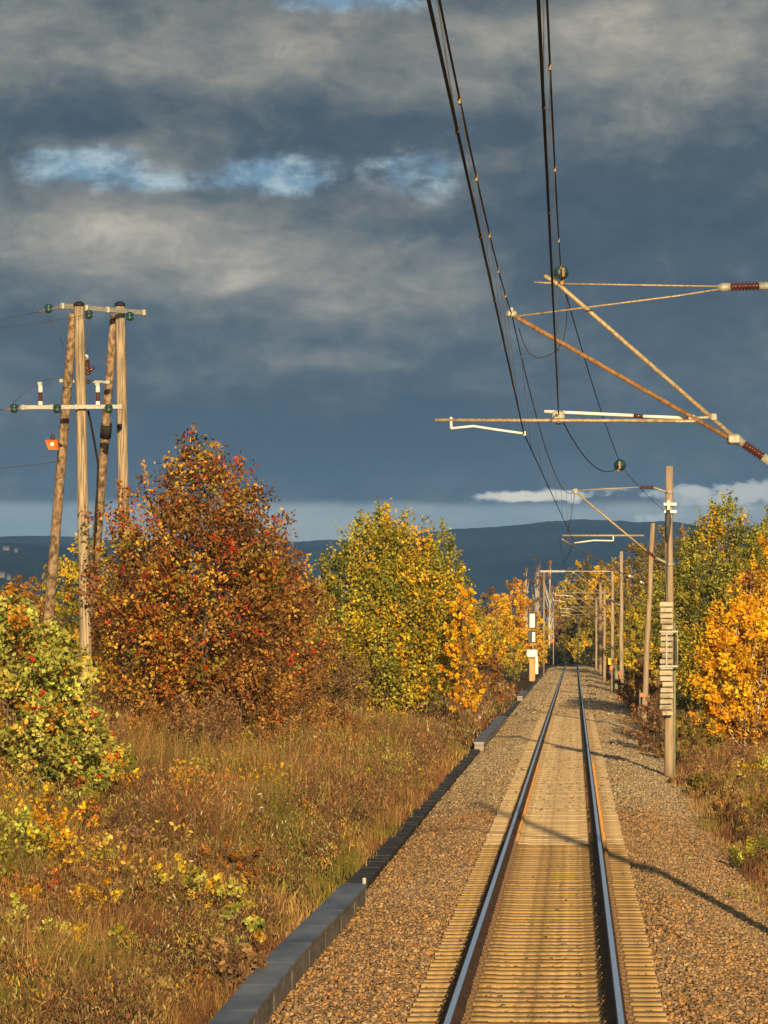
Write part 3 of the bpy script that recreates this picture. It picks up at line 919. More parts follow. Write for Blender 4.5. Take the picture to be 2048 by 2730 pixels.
def tree(name, base, ztop, R, pal, lab, cat='tree', leaf=.09, n=9000, low=.12, wide=.38, spiky=.6, bark='bark', trunks=1, tr=.07, seed=0, group=None, sec=None, fill=.55, sprig=.55, mixn=.18, berries=0, trunk_show=False, sq=1.0, shoots=0, dome=.75):
    n = int(n * (2.3 if by_(base) < 260 else 2.0))
    leaf *= 1.06 if by_(base) < 260 else 1.2
    r = np.random.default_rng(seed + 100)
    bx, by = base
    bzv = float(gz(bx, by))
    Ht = ztop - bzv
    t = thing(name, (bx, by, bzv), lab, cat, group)
    nc = max(30, int(n / 42))
    # envelope: widest at `wide` of the height
    u = r.random(nc * 3)
    prof = np.where(u < wide, np.sin(np.clip((u - low * .0) / wide, 0, 1) * PI / 2) ** .55, np.cos(np.clip((u - wide) / (1 - wide), 0, 1) * PI / 2) ** dome)
    keep = r.random(len(u)) < (prof ** 1.2 + .06)
    u, prof = u[keep][:nc], prof[keep][:nc]
    nc = len(u)
    th = r.uniform(0, 2 * PI, nc)
    lump = 1 + .16 * np.sin(2 * th + u * 5 + seed) + .14 * np.sin(3 * th - u * 9 + seed * 2) + .10 * np.sin(5 * th + u * 17 + seed)
    rad = R * prof * lump * (r.random(nc) ** (fill * .8)) + .04
    zz = bzv + Ht * (low + (1 - low) * u) * .965
    C = np.stack([bx + rad * np.cos(th), by + rad * np.sin(th) * sq, zz], 1)
    out = np.stack([np.cos(th), np.sin(th), np.zeros(nc)], 1) * (rad / R)[:, None] * .8
    out[:, 2] += spiky
    out += r.normal(0, .25, (nc, 3))
    out /= np.linalg.norm(out, axis=1)[:, None]
    per = max(8, int(n / nc))
    Ls = R * sprig * r.uniform(.3, 1.0, nc) * .55
    slim = np.ones(nc)
    if shoots:
        # upright shoots standing out of the upper crown
        top = np.argsort(-(C[:, 2] + (np.hypot(C[:, 0] - bx, C[:, 1] - by)) * .8))[:shoots * 3]
        pick = r.choice(top, shoots, replace=False)
        out[pick] = np.array((0, 0, 1)) + r.normal(0, .10, (shoots, 3))
        Ls[pick] = R * r.uniform(.22, .48, shoots)
        slim[pick] = .45
    s = r.random((nc, per)) ** .9
    pos = C[:, None, :] + out[:, None, :] * (Ls[:, None] * s)[..., None]
    sig = R * .075 * (1.15 - .8 * s) * slim[:, None]
    pos = pos + r.normal(size=pos.shape) * sig[..., None]
    pal1 = PAL[pal]
    pc = np.array([p[0] for p in pal1])
    w = np.array([p[1] for p in pal1])
    ci = r.choice(len(pc), nc, p=w / w.sum())
    cc = pc[ci]
    if sec is not None:
        p2 = np.array([p[0] for p in PAL[sec[0]]])
        f = vnoise(C[:, 0] * .9 / max(R, .5) * 2 + seed, C[:, 2] * .9 / max(R, .5) * 2 + C[:, 1] * .3, seed)
        m2 = f > sec[1]
        cc[m2] = p2[r.integers(0, len(p2), m2.sum())]
    lc = np.repeat(cc[:, None, :], per, 1)
    sw = r.random((nc, per)) < mixn
    alt = pc[r.choice(len(pc), (nc, per), p=w / w.sum())]
    lc = np.where(sw[..., None], alt, lc)
    lc = lc * r.uniform(.55, 1.3, (nc, 1, 1)) * r.uniform(.6, 1.3, (nc, per, 1)) * r.uniform(.92, 1.08, (nc, per, 3))
    pos, lc = pos.reshape(-1, 3), lc.reshape(-1, 3)
    ok = pos[:, 2] > bzv + .02
    pos, lc = pos[ok], lc[ok]
    V, Q, K = leaves(pos, leaf * r.uniform(.6, 1.25, len(pos)), np.clip(lc, 0, .95), r)
    np_mesh('crown', V, Q, K, M['leaf'], t)
    # trunk and limbs
    b = MB()
    tops = []
    for k in range(trunks):
        a = 2 * PI * k / max(trunks, 1) + seed
        sp = 0 if trunks == 1 else R * .14
        pts = []
        for q in range(7):
            v = q / 6
            pts.append((bx + math.cos(a) * sp * (1 + v * 1.2) + .05 * R * math.sin(v * 5 + k + seed) * v, by + math.sin(a) * sp * (1 + v), bzv - .1 + Ht * .86 * v))
        b.tube(pts, [tr * (1 - .85 * q / 6) for q in range(7)], 7)
        tops.append(pts)
    for i in r.choice(nc, min(nc, 46), replace=False):
        pts = tops[r.integers(0, trunks)]
        v = np.clip((C[i, 2] - bzv) / Ht / .86 - .22, .04, .95)
        q = v * 6
        k0 = int(min(q, 5))
        a = Vector(pts[k0]).lerp(Vector(pts[k0 + 1]), q - k0)
        c = Vector(C[i] + out[i] * Ls[i] * .6)
        m_ = a.lerp(c, .5) + Vector((0, 0, -.06 * R))
        b.tube([a, m_, c], [tr * .38 * (1 - v * .7), tr * .24, tr * .08], 5, caps=False)
    b.build('trunk', M[bark], t)
    if berries:
        sel = r.choice(nc, berries)
        V, F_ = [], []
        bb = MB()
        for i in sel:
            c = C[i] + out[i] * Ls[i] * r.uniform(.3, 1.1) + r.normal(0, R * .04, 3)
            for q in range(4):
                p = c + r.normal(0, leaf * .28, 3)
                s_ = leaf * r.uniform(.22, .34)
                bb.add([p + np.array(d) * s_ for d in ((1, 0, 0), (0, 1, 0), (-1, 0, 0), (0, -1, 0), (0, 0, 1), (0, 0, -1))], [(0, 1, 4), (1, 2, 4), (2, 3, 4), (3, 0, 4), (1, 0, 5), (2, 1, 5), (3, 2, 5), (0, 3, 5)])
        bb.build('berries', M['berry'], t)['kind'] = 'stuff'
    return t


def at(X, D):
    return (CX + (X - VX) * D / F, D)


def zt(Y, D):
    return CZ + (VY - Y) * D / F


# left side, near to far
tree('rowan_tree', at(0, 72), zt(1560, 72), 1.55, 'rowan', 'yellow green rowan bush with red berries at the left edge of the photo', leaf=.085, n=8500, low=.02, wide=.35, spiky=.1, dome=.5, seed=1, berries=95, tr=.04, trunks=3, fill=.5)
tree('rowan_tree', at(528, 107.0), zt(1190, 107.0), 2.5, 'red', 'tall red and orange rowan tree beside the power pole frame', leaf=.09, n=18500, shoots=6, dome=.66, low=.08, wide=.40, spiky=.45, seed=2, berries=190, tr=.09, trunks=2, sec=('rust', .6), fill=.6)
tree('brown_tree', at(735, 124), zt(1425, 124), 1.6, 'rust', 'rust brown thin leaved tree between the red rowan and the yellow willow', leaf=.075, n=6500, low=.02, wide=.45, spiky=.6, seed=3, tr=.06, trunks=3)
tree('rowan_tree', at(228, 150), zt(1415, 150), 1.5, 'yelgreen', 'yellowish tree half hidden behind the left wooden pole', leaf=.1, n=4200, low=.05, spiky=.4, seed=4, berries=14, tr=.05)
tree('willow_tree', at(1022, 172), zt(1395, 172), 3.0, 'yelgreen', 'broad yellow and green willow standing left of the track', leaf=.125, n=22000, low=.0, wide=.40, shoots=44, dome=.6, spiky=1.2, seed=5, tr=.10, trunks=3, sec=('green', .56), fill=.6, sprig=.75)
tree('willow_tree', at(1175, 205), zt(1395, 205), 1.5, 'green', 'narrow green willow with upright shoots behind the broad willow', leaf=.11, n=5200, low=.05, wide=.4, spiky=1.5, seed=6, tr=.06, trunks=2, sprig=1.0)
tree('aspen_tree', at(1236, 168), zt(1545, 168), .72, 'orange', 'small bright orange aspen at the right side of the broad willow', leaf=.10, n=2600, low=.10, wide=.5, spiky=.8, dome=.6, seed=7, tr=.04)
tree('birch_tree', at(1325, 430), zt(1575, 430), 2.0, 'gold', 'golden birch left of the track behind the white signal', leaf=.17, n=3400, low=.04, spiky=1, seed=8, tr=.06)
tree('birch_tree', at(1375, 445), zt(1535, 445), 2.1, 'orange', 'orange birch with pointed top just behind the railway signal', leaf=.17, n=3800, low=.05, spiky=1, seed=9, tr=.06)
tree('birch_tree', at(1428, 490), zt(1625, 490), 1.5, 'gold', 'gold birch right of the heads of the railway signal', leaf=.18, n=2400, low=.05, spiky=.8, seed=10, tr=.06)
tree('shrub', at(1372, 388), zt(1700, 388), .95, 'green', 'grey green bush at the foot of the railway signal', 'shrub', leaf=.14, n=1500, low=.02, spiky=.5, seed=11, tr=.03)
tree('shrub', at(1300, 240), zt(1730, 240), 1.0, 'rust', 'russet bush below the golden birch left of the track', 'shrub', leaf=.11, n=1500, low=.0, spiky=.5, seed=12, tr=.03)
tree('purple_tree', at(1302, 520), zt(1550, 520), 2.2, 'brown', 'dull purple brown tree far behind the orange aspen', leaf=.22, n=2200, low=.1, seed=13, tr=.1)
for i, (X, Y, D, R_) in enumerate(((1402, 1505, 640, 1.0), (1432, 1472, 650, 1.0), (1466, 1480, 660, 1.5))):
    tree('birch_tree', at(X, D), zt(Y, D), R_, 'brown', ('bare brown birch, shortest of three behind the signal', 'bare brown birch, middle of three behind the signal', 'bare reddish birch, widest of three left of the far wires')[i], leaf=.2, n=1100, low=.3, wide=.4, spiky=1.4, seed=14 + i, bark='birch', tr=.12, sec=('rust', .55), group='bare birches far left of the track')
for i, (X, Y, D, R_, pl) in enumerate(((18, 1560, 250, 1.3, 'olive'), (78, 1535, 270, 1.2, 'rust'), (120, 1500, 290, 1.2, 'olive'), (168, 1470, 300, 1.5, 'olive'), (-40, 1540, 240, 1.5, 'gold'))):
    tree('autumn_tree', at(X, D), zt(Y, D), R_, pl, ('olive tree far left behind the yellow green rowan', 'rust coloured tree in front of the far left hill', 'slim olive tree seen left of the slanting pole', 'olive tree seen between the slanting pole and the left pole', 'golden tree cut by the left edge of the photo')[i], leaf=.15, n=2200, low=.05, seed=20 + i, tr=.07, spiky=.7)
tree('autumn_tree', at(420, 165), zt(1500, 165), 2.6, 'rust', 'brown tree hidden behind the red rowan', leaf=.12, n=4500, low=.02, seed=26, tr=.07)
tree('autumn_tree', at(690, 190), zt(1480, 190), 2.2, 'brown', 'dull brown tree deep between the rowan and the willow', leaf=.12, n=4000, low=.02, seed=27, tr=.07)
tree('shrub', at(900, 165), zt(1700, 165), 1.4, 'brown', 'leafless brown bush in front of the broad willow', 'shrub', leaf=.07, n=2500, low=0, seed=28, tr=.03, spiky=.9)
tree('shrub', at(640, 105), zt(1740, 105), 1.25, 'rust', 'dark russet bush under the red rowan', 'shrub', leaf=.075, n=2600, low=0, seed=29, tr=.03, spiky=.7)
tree('shrub', at(345, 98), zt(1905, 98), .52, 'gold', 'low golden shrub in the dry grass below the red rowan', 'shrub', leaf=.07, n=700, low=0, seed=30, tr=.02, spiky=.3)
tree('shrub', at(275, 78), zt(1985, 78), .70, 'red', 'low red and yellow shrub right of the yellow green rowan', 'shrub', leaf=.07, n=800, low=0, seed=31, tr=.02, spiky=.3, sec=('gold', .5))
tree('shrub', at(60, 58), zt(2135, 58), .85, 'rowan', 'low shrub of green and orange leaves below the left rowan', 'shrub', leaf=.06, n=800, low=0, seed=32, tr=.02, spiky=.3, sec=('orange', .55))
tree('shrub', at(95, 47), zt(2400, 47), .55, 'rowan', 'green leafy shrub at the bottom left of the bank', 'shrub', leaf=.055, n=700, low=0, seed=33, tr=.015, spiky=.3, sec=('gold', .6))
tree('shrub', at(470, 56), zt(2225, 56), .45, 'yelgreen', 'yellow green shrub in the middle of the dry grass bank', 'shrub', leaf=.05, n=500, low=0, seed=34, tr=.015, spiky=.4)
tree('shrub', at(290, 47), zt(2470, 47), .45, 'yelgreen', 'lemon green shrub near the bottom of the dry grass bank', 'shrub', leaf=.05, n=550, low=0, seed=35, tr=.015, spiky=.3)
# right side
tree('aspen_tree', at(1995, 150), zt(1540, 150), 1.7, 'orange', 'bright orange aspen with white stems on the right', leaf=.13, n=6800, low=.08, wide=.36, spiky=.8, seed=40, sec=('rust', .78), bark='birch', trunks=3, tr=.055, fill=.62)
tree('aspen_tree', at(2085, 162), zt(1380, 162), 1.75, 'orange', 'tall golden aspen cut by the right edge of the photo', leaf=.13, n=5000, low=.1, wide=.4, spiky=.8, seed=41, sec=('yelgreen', .72), bark='birch', trunks=2, tr=.06)
tree('aspen_tree', at(1930, 205), zt(1340, 205), 2.8, 'green', 'broad dark green tree behind the orange aspen', leaf=.13, n=15000, low=.0, wide=.45, shoots=22, spiky=1.1, seed=42, tr=.10, trunks=2, sec=('yelgreen', .60), sprig=.75)
tree('aspen_tree', at(1835, 225), zt(1420, 225), 1.6, 'green', 'smaller green tree right behind the stack of balance weights', leaf=.125, n=5200, low=.02, wide=.42, spiky=.9, seed=43, tr=.07, sec=('yelgreen', .55))
tree('aspen_tree', at(2075, 215), zt(1350, 215), 2.4, 'green', 'tall green tree cut by the right edge above the golden aspen', leaf=.13, n=9000, low=.02, wide=.45, shoots=16, spiky=1.1, seed=82, tr=.09, sec=('yelgreen', .55))
for i, (X, Y, D, R_, pl, s2, lab) in enumerate(((165, 2060, 66, .62, 'red', 'gold', 'orange and red shrub spilling out below the left rowan'), (30, 2545, 44.5, .42, 'yelgreen', 'rowan', 'leafy green and yellow shrub in the bottom left corner'), (215, 2315, 52, .42, 'gold', 'yelgreen', 'golden yellow shrub standing alone in the lower left bank'), (405, 2590, 44.5, .36, 'rowan', 'straw', 'pale green herb clump at the bottom edge left of the near channel'), (560, 2300, 56, .34, 'rowan', 'gold', 'green and yellow herb clump in the middle of the lower bank'), (640, 2390, 53, .26, 'rowan', 'rowan', 'bright green herb clump a little above the near cable channel'), (10, 2330, 51, .5, 'orange', 'red', 'orange leaved shrub at the left edge of the lower bank'))):
    tree('shrub', at(X, D), zt(Y, D), R_, pl, lab, 'shrub', leaf=.058, n=620, low=0, seed=120 + i, tr=.015, spiky=.5, sec=(s2, .5), dome=.5)
for i, (X, Y, D, R_, pl, lab) in enumerate(((1835, 2075, 118, .5, 'brown', 'brown bush just in front of the second mast at the ballast edge'), (1905, 2060, 112, .6, 'olive', 'olive bush below the left side of the golden aspen'), (1975, 2120, 95, .5, 'rust', 'rusty bush midway along the right edge of the ballast'), (2045, 2120, 88, .5, 'olive', 'olive bush cut by the right edge of the photo'), (1960, 1990, 130, .7, 'brown', 'brown bush right under the golden aspen'))):
    tree('shrub', at(X, D), zt(Y, D), R_, pl, lab, 'shrub', leaf=.06, n=900, low=0, seed=140 + i, tr=.015, spiky=.8, dome=.5)
for i, (X, Y, D, R_, pl, lab) in enumerate(((450, 1850, 98, .8, 'rust', 'withered rust bush below the left half of the red rowan'), (560, 1835, 96, .9, 'brown', 'withered brown bush below the middle of the red rowan'), (690, 1830, 108, 1.0, 'rust', 'withered rust bush below the right half of the red rowan'), (800, 1850, 120, 1.1, 'rust', 'withered rust bush between the red rowan and the broad willow'), (905, 1900, 125, .9, 'rust', 'low rusty bush left of the foot of the broad willow'), (1010, 1935, 135, .8, 'brown', 'low brown bush right at the foot of the broad willow'), (260, 1890, 92, .7, 'brown', 'withered brown bush at the foot of the left wooden pole'), (330, 2190, 62, .5, 'brown', 'withered brown bush in the left half of the bank'), (620, 2230, 62, .45, 'rust', 'withered rust bush halfway down the bank near the trough'), (600, 2520, 48, .4, 'brown', 'withered brown bush beside the raised near cable channel'), (150, 2330, 54, .5, 'red', 'red and orange shrub in the lower left of the bank'))):
    tree('withered_bush', at(X, D), zt(Y, D), R_, pl, lab, 'bush', leaf=.06, n=1600 if R_ > .6 else 800, low=0, seed=90 + i, tr=.02, spiky=1.0, dome=.5, group='withered bushes on the left bank')
for i, (X, Y, D, lab) in enumerate(((935, 2478, 62, 'small green weed growing beside the end of the near cable channel'), (1835, 2270, 76, 'small green weed on the right edge of the ballast'), (1985, 2395, 66, 'green grass tuft nearest the viewer on the right edge of the ballast'))):
    tree('weed', at(X, D), float(gz(*at(X, D))) + (.34 if i else .42), .16 if i else .12, 'rowan', lab, 'weed', leaf=.04, n=130, low=0, seed=110 + i, tr=.006, spiky=.8)
tree('birch_tree', at(1815, 290), zt(1375, 290), 1.2, 'brown', 'thin brown birch top showing right of the second mast', leaf=.13, n=1500, low=.3, spiky=1.4, seed=44, tr=.07)
tree('birch_tree', at(1905, 280), zt(1335, 280), 1.6, 'brown', 'thin brown birch top above the broad dark green tree', leaf=.13, n=1700, low=.3, spiky=1.4, seed=45, tr=.07)
tree('autumn_tree', at(1755, 420), zt(1385, 420), 2.4, 'olive', 'dark olive tree between the third and second masts', leaf=.2, n=4800, low=.05, seed=46, tr=.12, spiky=.9)
tree('autumn_tree', at(1700, 460), zt(1425, 460), 2.5, 'olive', 'olive tree behind the top of the third mast', leaf=.2, n=5200, low=.05, seed=47, tr=.12, spiky=.9)
tree('autumn_tree', at(1712, 350), zt(1575, 350), 1.5, 'yelgreen', 'round yellow green tree right of the fourth mast', leaf=.16, n=3400, low=.04, seed=48, tr=.06)
tree('autumn_tree', at(1672, 400), zt(1600, 400), 1.7, 'olive', 'low olive tree right behind the fourth mast', leaf=.17, n=3000, low=.02, seed=49, tr=.07)
tree('birch_tree', at(1650, 580), zt(1465, 580), 2.0, 'gold', 'golden birch crown behind the top of the fourth mast', leaf=.24, n=3000, low=.1, seed=50, tr=.1, sec=('olive', .5))
for i, (X, Y, D, R_, pl) in enumerate(((1512, 1530, 720, 2.4, 'yelgreen'), (1538, 1488, 740, 2.6, 'gold'), (1568, 1478, 730, 2.6, 'olive'), (1600, 1488, 700, 2.6, 'gold'), (1625, 1500, 690, 2.4, 'olive'), (1580, 1580, 660, 2.6, 'olive'), (1525, 1640, 670, 2.0, 'olive'), (1552, 1680, 655, 1.6, 'yelgreen'), (1625, 1610, 600, 2.2, 'green'), (1488, 1640, 680, 1.8, 'brown'))):
    tree('autumn_tree', at(X, D), zt(Y, D), R_, pl, ('yellow green tree at the left of the far grove ahead', 'golden topped tree in the far grove above the rails', 'tall olive tree in the middle of the far grove', 'gold tree in the far grove left of the fifth mast', 'olive tree in the far grove behind the fifth mast', 'low olive tree in front of the far grove', 'low olive tree right above the vanishing rails', 'yellow green bush at the very end of the rails', 'green tree behind the sixth and seventh masts', 'brown tree above the left bend of the rails')[i], leaf=.28, n=3600 if i < 5 else 2600, low=.02, seed=60 + i, tr=.12, spiky=.9, sec=('olive', .5) if pl == 'gold' else None, group='trees of the far grove')
tree('conifer_bush', at(1480, 650), zt(1715, 650), 1.9, 'conifer', 'dark evergreen bush left of the far end of the rails', 'bush', leaf=.25, n=1600, low=0, seed=75, tr=.05)
tree('conifer_bush', at(1580, 640), zt(1720, 640), 1.5, 'conifer', 'dark evergreen bush right of the far end of the rails', 'bush', leaf=.25, n=1300, low=0, seed=76, tr=.05)
tree('shrub', at(1745, 150), zt(1850, 150), .9, 'brown', 'brown bush at the foot of the third mast', 'shrub', leaf=.08, n=1500, low=0, seed=77, tr=.03, spiky=.8)
tree('shrub', at(1700, 245), zt(1770, 245), 1.2, 'rust', 'russet bush between the third and fourth masts', 'shrub', leaf=.11, n=1700, low=0, seed=78, tr=.03, spiky=.8)
tree('shrub', at(1850, 140), zt(1895, 140), .9, 'olive', 'olive bush right of the second mast', 'shrub', leaf=.09, n=1500, low=0, seed=79, tr=.03, spiky=.6)
tree('shrub', at(2030, 105), zt(1990, 105), .8, 'yelgreen', 'yellow green shrub at the right edge below the orange aspen', 'shrub', leaf=.07, n=1000, low=0, seed=80, tr=.02, spiky=.5, sec=('straw', .5))
tree('shrub', at(2030, 76), zt(2230, 76), .5, 'green', 'dark green weed clump at the right edge of the ballast', 'shrub', leaf=.05, n=700, low=0, seed=81, tr=.015, spiky=.6)


# grass and weeds as one sheet each
GP = np.array([(.25, .17, .06), (.165, .10, .048), (.10, .06, .036), (.18, .16, .036), (.38, .28, .11), (.125, .13, .026), (.20, .085, .035)])


def blades(n, xr, yr, hmin, hmax, w, patchy=0, seed=0):
    r = np.random.default_rng(seed)
    y = yr[0] + (yr[1] - yr[0]) * r.random(n) ** 1.3
    if callable(xr):
        a, b_ = xr(y)
        x = a + (b_ - a) * r.random(n)
    else:
        x = r.uniform(xr[0], xr[1], n)
    tuft = vnoise(x * 2.2, y * 1.1, seed + 1)
    keep = r.random(n) < (.25 + .9 * tuft)
    if patchy:
        keep &= vnoise(x * .55 + 4, y * .2, seed + 8) > patchy
    x, y, tuft = x[keep], y[keep], tuft[keep]
    n = len(x)
    z = gz(x, y)
    edge = np.minimum(sstep(3.05, 4.4, np.abs(x)), 1)
    h = (hmin + (hmax - hmin) * r.random(n) ** 1.4) * (.55 + .7 * vnoise(x * .7, y * .3, seed + 2)) * (.30 + .7 * edge) * (.62 + .38 * sstep(52, 98, y))
    a = r.uniform(0, 2 * PI, n)
    lean = r.uniform(.05, .45, n) * h
    dx, dy = np.cos(a) * lean, np.sin(a) * lean
    px, py = -np.sin(a), np.cos(a)
    ang = r.uniform(0, PI, n)
    px, py = np.cos(ang), np.sin(ang) * .5
    ww = w * r.uniform(.6, 1.5, n) * (1 + (y - 40) / 90)
    V = np.empty((n, 6, 3))
    for k, (f, wf, lf) in enumerate(((0, 1, 0), (.55, .75, .3), (1, .15, 1))):
        for q, sgn in enumerate((-1, 1)):
            V[:, k * 2 + q, 0] = x + dx * lf + sgn * px * ww * wf * .5
            V[:, k * 2 + q, 1] = y + dy * lf + sgn * py * ww * wf * .5
            V[:, k * 2 + q, 2] = z - .03 + h * f
    base = np.array([(0, 1, 3, 2), (2, 3, 5, 4)])
    Q = (base[None] + (np.arange(n) * 6)[:, None, None]).reshape(-1, 4)
    f = vnoise(x * .45 + 7, y * .16, seed + 4) * .62 + vnoise(x * 1.7, y * .7, seed + 5) * .38
    order = np.array([5, 3, 0, 4, 1, 6, 2])
    idx = np.clip((f * 1.95 - .48 + r.normal(0, .12, n)) * len(order), 0, len(order) - 1).astype(int)
    C = GP[order[idx]] * np.array((.90, .79, .72)) * r.uniform(.6, 1.35, (n, 1))
    return V.reshape(-1, 3), Q, np.repeat(C, 6, 0)


def merge(parts):
    o, VV, QQ, CC = 0, [], [], []
    for V, Q, C in parts:
        VV.append(V), QQ.append(Q + o), CC.append(C)
        o += len(V)
    return np.concatenate(VV), np.concatenate(QQ), np.concatenate(CC)


lx = lambda y: (CX - .1265 * y - 1.0, -3.04 + .10 * sstep(66, 70, y) * vnoise(y * .4, y * 0, 33))
rx = lambda y: (2.5 + .6 * vnoise(y * .35, y * 0, 31), np.maximum(CX + .0435 * y + .8, 4.6))
V, Q, C = merge([blades(210000, lx, (38, 150), .3, 1.15, .013, seed=1), blades(40000, lx, (150, 330), .3, .85, .012, seed=2), blades(120000, lx, (38, 120), .75, 1.6, .0065, patchy=.52, seed=5)])
tag(np_mesh('dry_grass', V, Q, C, M['grass']), 'tall dry brown grass covering the bank left of the track', 'grass', kind='stuff')
V, Q, C = merge([blades(50000, rx, (38, 150), .35, 1.1, .010, seed=3), blades(22000, rx, (150, 420), .4, 1.1, .014, seed=4)])
tag(np_mesh('dry_grass', V, Q, C, M['grass']), 'dry green and straw grass along the right edge of the ballast', 'grass', kind='stuff')


def weeds(nst, xr, yr, hmin, hmax, per, leaf, seed, bright):
    """upright stems set with small withered leaves"""
    r = np.random.default_rng(seed)
    y = yr[0] + (yr[1] - yr[0]) * r.random(nst) ** 1.3
    a, b_ = xr(y)
    x = a + (b_ - a) * r.random(nst)
    f = vnoise(x * .9 + 3, y * .35, seed) * .65 + vnoise(x * 2.5, y * 1.0, seed + 1) * .35
    keep = (f > .45) & (np.abs(x) > 3.45)
    x, y, f = x[keep], y[keep], f[keep]
    n = len(x)
    h = r.uniform(hmin, hmax, n) * (.5 + .8 * vnoise(x * .6, y * .25, seed + 2)) * (.58 + .42 * sstep(52, 98, y))
    z = gz(x, y)
    s = r.random((n, per)) ** .7
    lean = r.normal(0, .12, (n, 1, 2))
    pos = np.empty((n, per, 3))
    sp = .05 + .10 * (1 - s)
    pos[..., 0] = x[:, None] + lean[..., 0] * s * h[:, None] + r.normal(size=(n, per)) * sp
    pos[..., 1] = y[:, None] + lean[..., 1] * s * h[:, None] + r.normal(size=(n, per)) * sp
    pos[..., 2] = z[:, None] + s * h[:, None]
    pal = np.array([(.18, .10, .052), (.125, .07, .04), (.31, .215, .09), (.135, .10, .04), (.21, .09, .038), (.24, .21, .05), (.5, .28, .02), (.26, .29, .05), (.48, .17, .05), (.5, .44, .26)])
    w = np.array([4, 4, 3, 3, 2.5, 1.8, 1.1 * bright, 1.0 * bright, .8 * bright, .6 * bright])
    # leafy colour shows in patches
    pick = r.choice(len(pal), n, p=w / w.sum())
    patch = vnoise(x * .8 + 20, y * .3, seed + 6)
    lo = r.choice(5, n)
    pick = np.where(patch > .55, pick, lo)
    C = pal[pick][:, None, :] * r.uniform(.6, 1.35, (n, per, 1))
    size = leaf * r.uniform(.5, 1.3, (n * per)) * np.repeat(1 + (y - 40) / 120, per)
    return leaves(pos.reshape(-1, 3), size * 1.55, C.reshape(-1, 3), r, droop=-1.7, wid=.12)


def leafy(nc, xr, yr, seed):
    """patches of low leafy herbs in green, yellow and red"""
    r = np.random.default_rng(seed)
    y = yr[0] + (yr[1] - yr[0]) * r.random(nc) ** 1.4
    a, b_ = xr(y)
    x = a + (b_ - a) * r.random(nc) ** 1.25
    k = (vnoise(x * .5 + 9, y * .12, seed) > .42) & (x < -3.9)
    x, y = x[k], y[k]
    n = len(x)
    per = 90
    pal = np.array([(.50, .30, .015), (.30, .30, .03), (.20, .24, .03), (.52, .20, .03), (.55, .40, .06), (.40, .11, .04), (.42, .33, .05)])
    w_ = np.array([3, 3, 2.5, 1.4, 1.2, .8, 1.5])
    h = r.uniform(.35, .95, n)
    s_ = r.random((n, per)) ** .6
    wd = r.uniform(.10, .26, n)
    pos = np.stack([x[:, None] + r.normal(size=(n, per)) * wd[:, None], y[:, None] + r.normal(size=(n, per)) * wd[:, None] * 1.6, gz(x, y)[:, None] + .15 + s_ * h[:, None]], -1)
    C = pal[r.choice(len(pal), n, p=w_ / w_.sum())][:, None, :] * r.uniform(.55, 1.25, (n, per, 1))
    size = r.uniform(.03, .075, n * per) * np.repeat(1 + (y - 40) / 150, per)
    return leaves(pos.reshape(-1, 3), size, C.reshape(-1, 3), r)


V, Q, C = merge([weeds(30000, lx, (38, 140), .45, 1.4, 24, .036, 21, 1.1), leafy(620, lx, (38, 125), 61), weeds(9000, lx, (140, 320), .3, 1.0, 14, .06, 22, 1.0)])
tag(np_mesh('withered_weeds', V, Q, C, M['grass']), 'withered brown weeds with scattered yellow and red leaves on the left bank', 'weeds', kind='stuff')
V, Q, C = merge([weeds(5200, rx, (38, 150), .3, .95, 15, .045, 23, 1.3), weeds(5000, rx, (150, 420), .5, 1.2, 13, .07, 24, .7)])
tag(np_mesh('withered_weeds', V, Q, C, M['grass']), 'withered brown weeds under the trees right of the track', 'weeds', kind='stuff')

# far woodland closing the plain below the hills
r = np.random.default_rng(77)
nw = 1500
X = r.uniform(-900, 2900, nw)
D = r.uniform(900, 1500, nw)
cx_, cy_ = CX + (X - VX) * D / F, D
hh = r.uniform(4, 9, nw)
per = 26
s = r.random((nw, per))
rad = (1 - s) * 2.4 + .5
a = r.uniform(0, 2 * PI, (nw, per))
pos = np.stack([cx_[:, None] + rad * np.cos(a), cy_[:, None] + rad * np.sin(a), gz(cx_, cy_)[:, None] + s * hh[:, None]], -1)
pal = np.array([(.16, .09, .035), (.10, .075, .03), (.22, .14, .03), (.05, .05, .025), (.13, .07, .04)])
C = pal[r.integers(0, len(pal), nw)][:, None, :] * r.uniform(.6, 1.3, (nw, per, 1))
V, Q, C = leaves(pos.reshape(-1, 3), r.uniform(.7, 1.6, nw * per), C.reshape(-1, 3), r)
tag(np_mesh('far_woodland', V, Q, C, M['leaf']), 'far brown woodland on the plain below the hills', 'woodland', kind='stuff')

